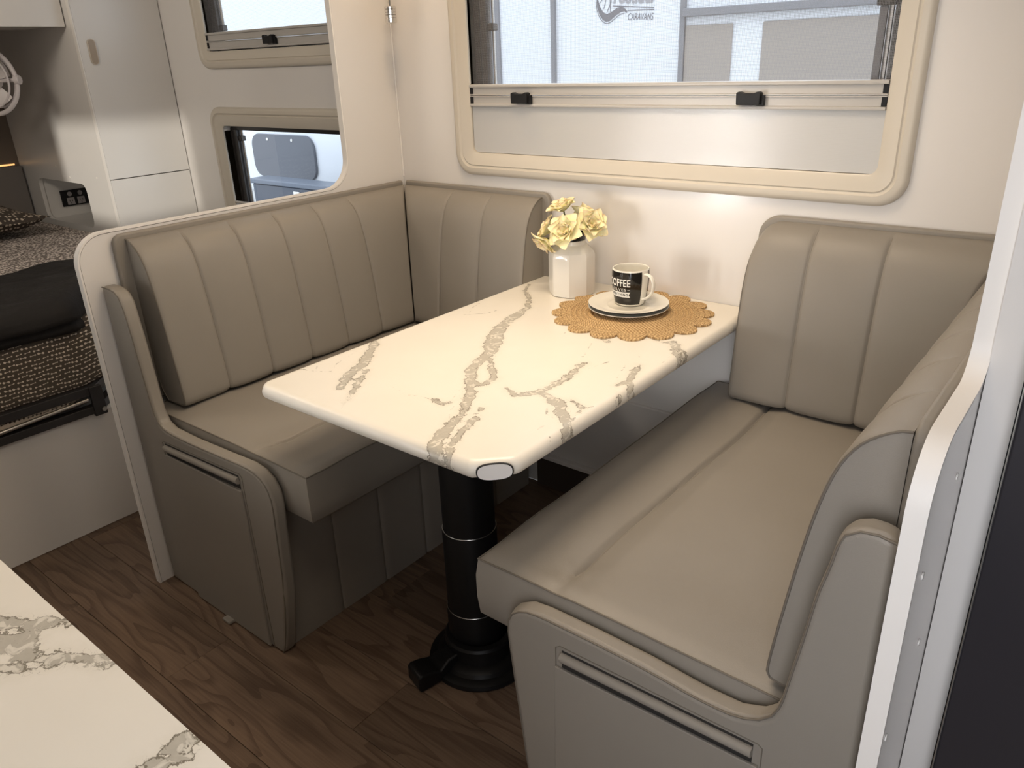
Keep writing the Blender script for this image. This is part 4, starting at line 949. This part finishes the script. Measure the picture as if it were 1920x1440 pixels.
for x in (-3.636, -3.322): disc('hatch_catch', (x, YC - .024, .782), (0, 1, 0), .011, .006, EDGE, h, n=12)
box('red_reflector', (-3.078, YC - .006, .466), (-2.987, YC - .0005, .479), plain('red_reflector', (.5, .05, .06), .3), cv)
# logo: wave emblem, rules and lettering, flat print on the van wall
lg = cv
def flat(name, pts, mat, y=YC - .0025):
    tri = geometry.tessellate_polygon([[Vector((p[0], p[1], 0)) for p in pts]])
    return mesh(name, [(p[0], y, p[1]) for p in pts], [tuple(t) for t in tri], mat, cv, smooth=False, recalc=False)
SW = [(-.552, 1.600), (-.551, 1.573), (-.549, 1.538), (-.533, 1.5), (-.51, 1.475), (-.491, 1.467), (-.469, 1.47), (-.436, 1.491), (-.403, 1.508), (-.381, 1.51), (-.367, 1.5), (-.367, 1.51), (-.386, 1.528), (-.404, 1.532), (-.426, 1.528), (-.462, 1.51), (-.488, 1.502), (-.511, 1.513), (-.53, 1.537), (-.543, 1.572), (-.545, 1.600)]
flat('logo_wave', SW, VANL)
inn = [(p[0] * .9 + -.465 * .1, p[1] * .93 + 1.51 * .07) for p in SW]
tube('logo_wave_line', [(p[0], YC - .004, p[1] - .002) for p in smoothpoly([(-.556, 1.600), (-.553, 1.535), (-.535, 1.494), (-.51, 1.468), (-.491, 1.460), (-.466, 1.463), (-.432, 1.485), (-.403, 1.501), (-.381, 1.503)], 2, False)], .0016, VANL, cv, n=5)
for a, b in (((-.452, 1.539), (-.212, 1.518)), ((-.363, 1.513), (-.212, 1.508))): tube('logo_rule', [(a[0], YC - .003, a[1]), (b[0], YC - .003, b[1])], .0022, VANL, cv, n=5)
for a, b in (((-.53, 1.557), (-.504, 1.590)), ((-.507, 1.527), (-.49, 1.585)), ((-.466, 1.51), (-.470, 1.58)), ((-.488, 1.51), (-.46, 1.565))): tube('logo_ray', [(a[0], YC - .003, a[1]), (b[0], YC - .003, b[1])], .0016, VANL, cv, n=5)
def van_text(body, x0, x1, z0, z1, tilt, mat, **kw):
    me = text_mesh(body, 1, **kw); xs = [v.co.x for v in me.vertices]; ys = [v.co.y for v in me.vertices]
    a, b, c, d = min(xs), max(xs), min(ys), max(ys); V = []
    for v in me.vertices:
        s = (v.co.x - a) / (b - a); V.append((x0 + (x1 - x0) * s, YC - .003, z0 + (z1 - z0) * (v.co.y - c) / (d - c) + tilt * s))
    return mesh('lettering', V, [tuple(p.vertices) for p in me.polygons], mat, cv, smooth=False, recalc=False)
van_text('CARAVANS', -.361, -.212, 1.467, 1.500, -.007, VANL, shear=.25, offset=.004)
van_text('rosuuci', -.450, -.205, 1.548, 1.625, -.013, plain('logo_light_grey', (.36, .35, .36), .5), shear=.3, offset=.03)
tbx = thing('toolbox', 'dark blue grey trailer toolbox in front of the white caravan', 'box', (-2.8, 1.75, 0))
TBM = plain('dark_blue_grey_box', (.065, .075, .10), .4)
box('body', (-3.225, 1.515, .0), (-2.10, 1.66, .530), TBM, tbx, bevel=.01); box('lid', (-3.245, 1.50, .531), (-2.08, 1.67, .566), plain('blue_grey_lid', (.13, .15, .19), .35), tbx, bevel=.01)
box('latch', (-2.735, 1.507, .475), (-2.668, 1.5145, .505), EDGE, tbx, bevel=.002)
g_ = tag(box('ground', (-14, .3, -.46), (10, 14, -.40), plain('pale_gravel', (.42, .41, .39), .9, .004, 60)), 'pale gravel ground outside', kind='structure')
g2 = tag(box('ground', (-14, -14, -.46), (10, -2.6, -.40), plain('pale_concrete', (.42, .41, .39), .9, .004, 60)), 'pale ground on the door side of the caravan', kind='structure')
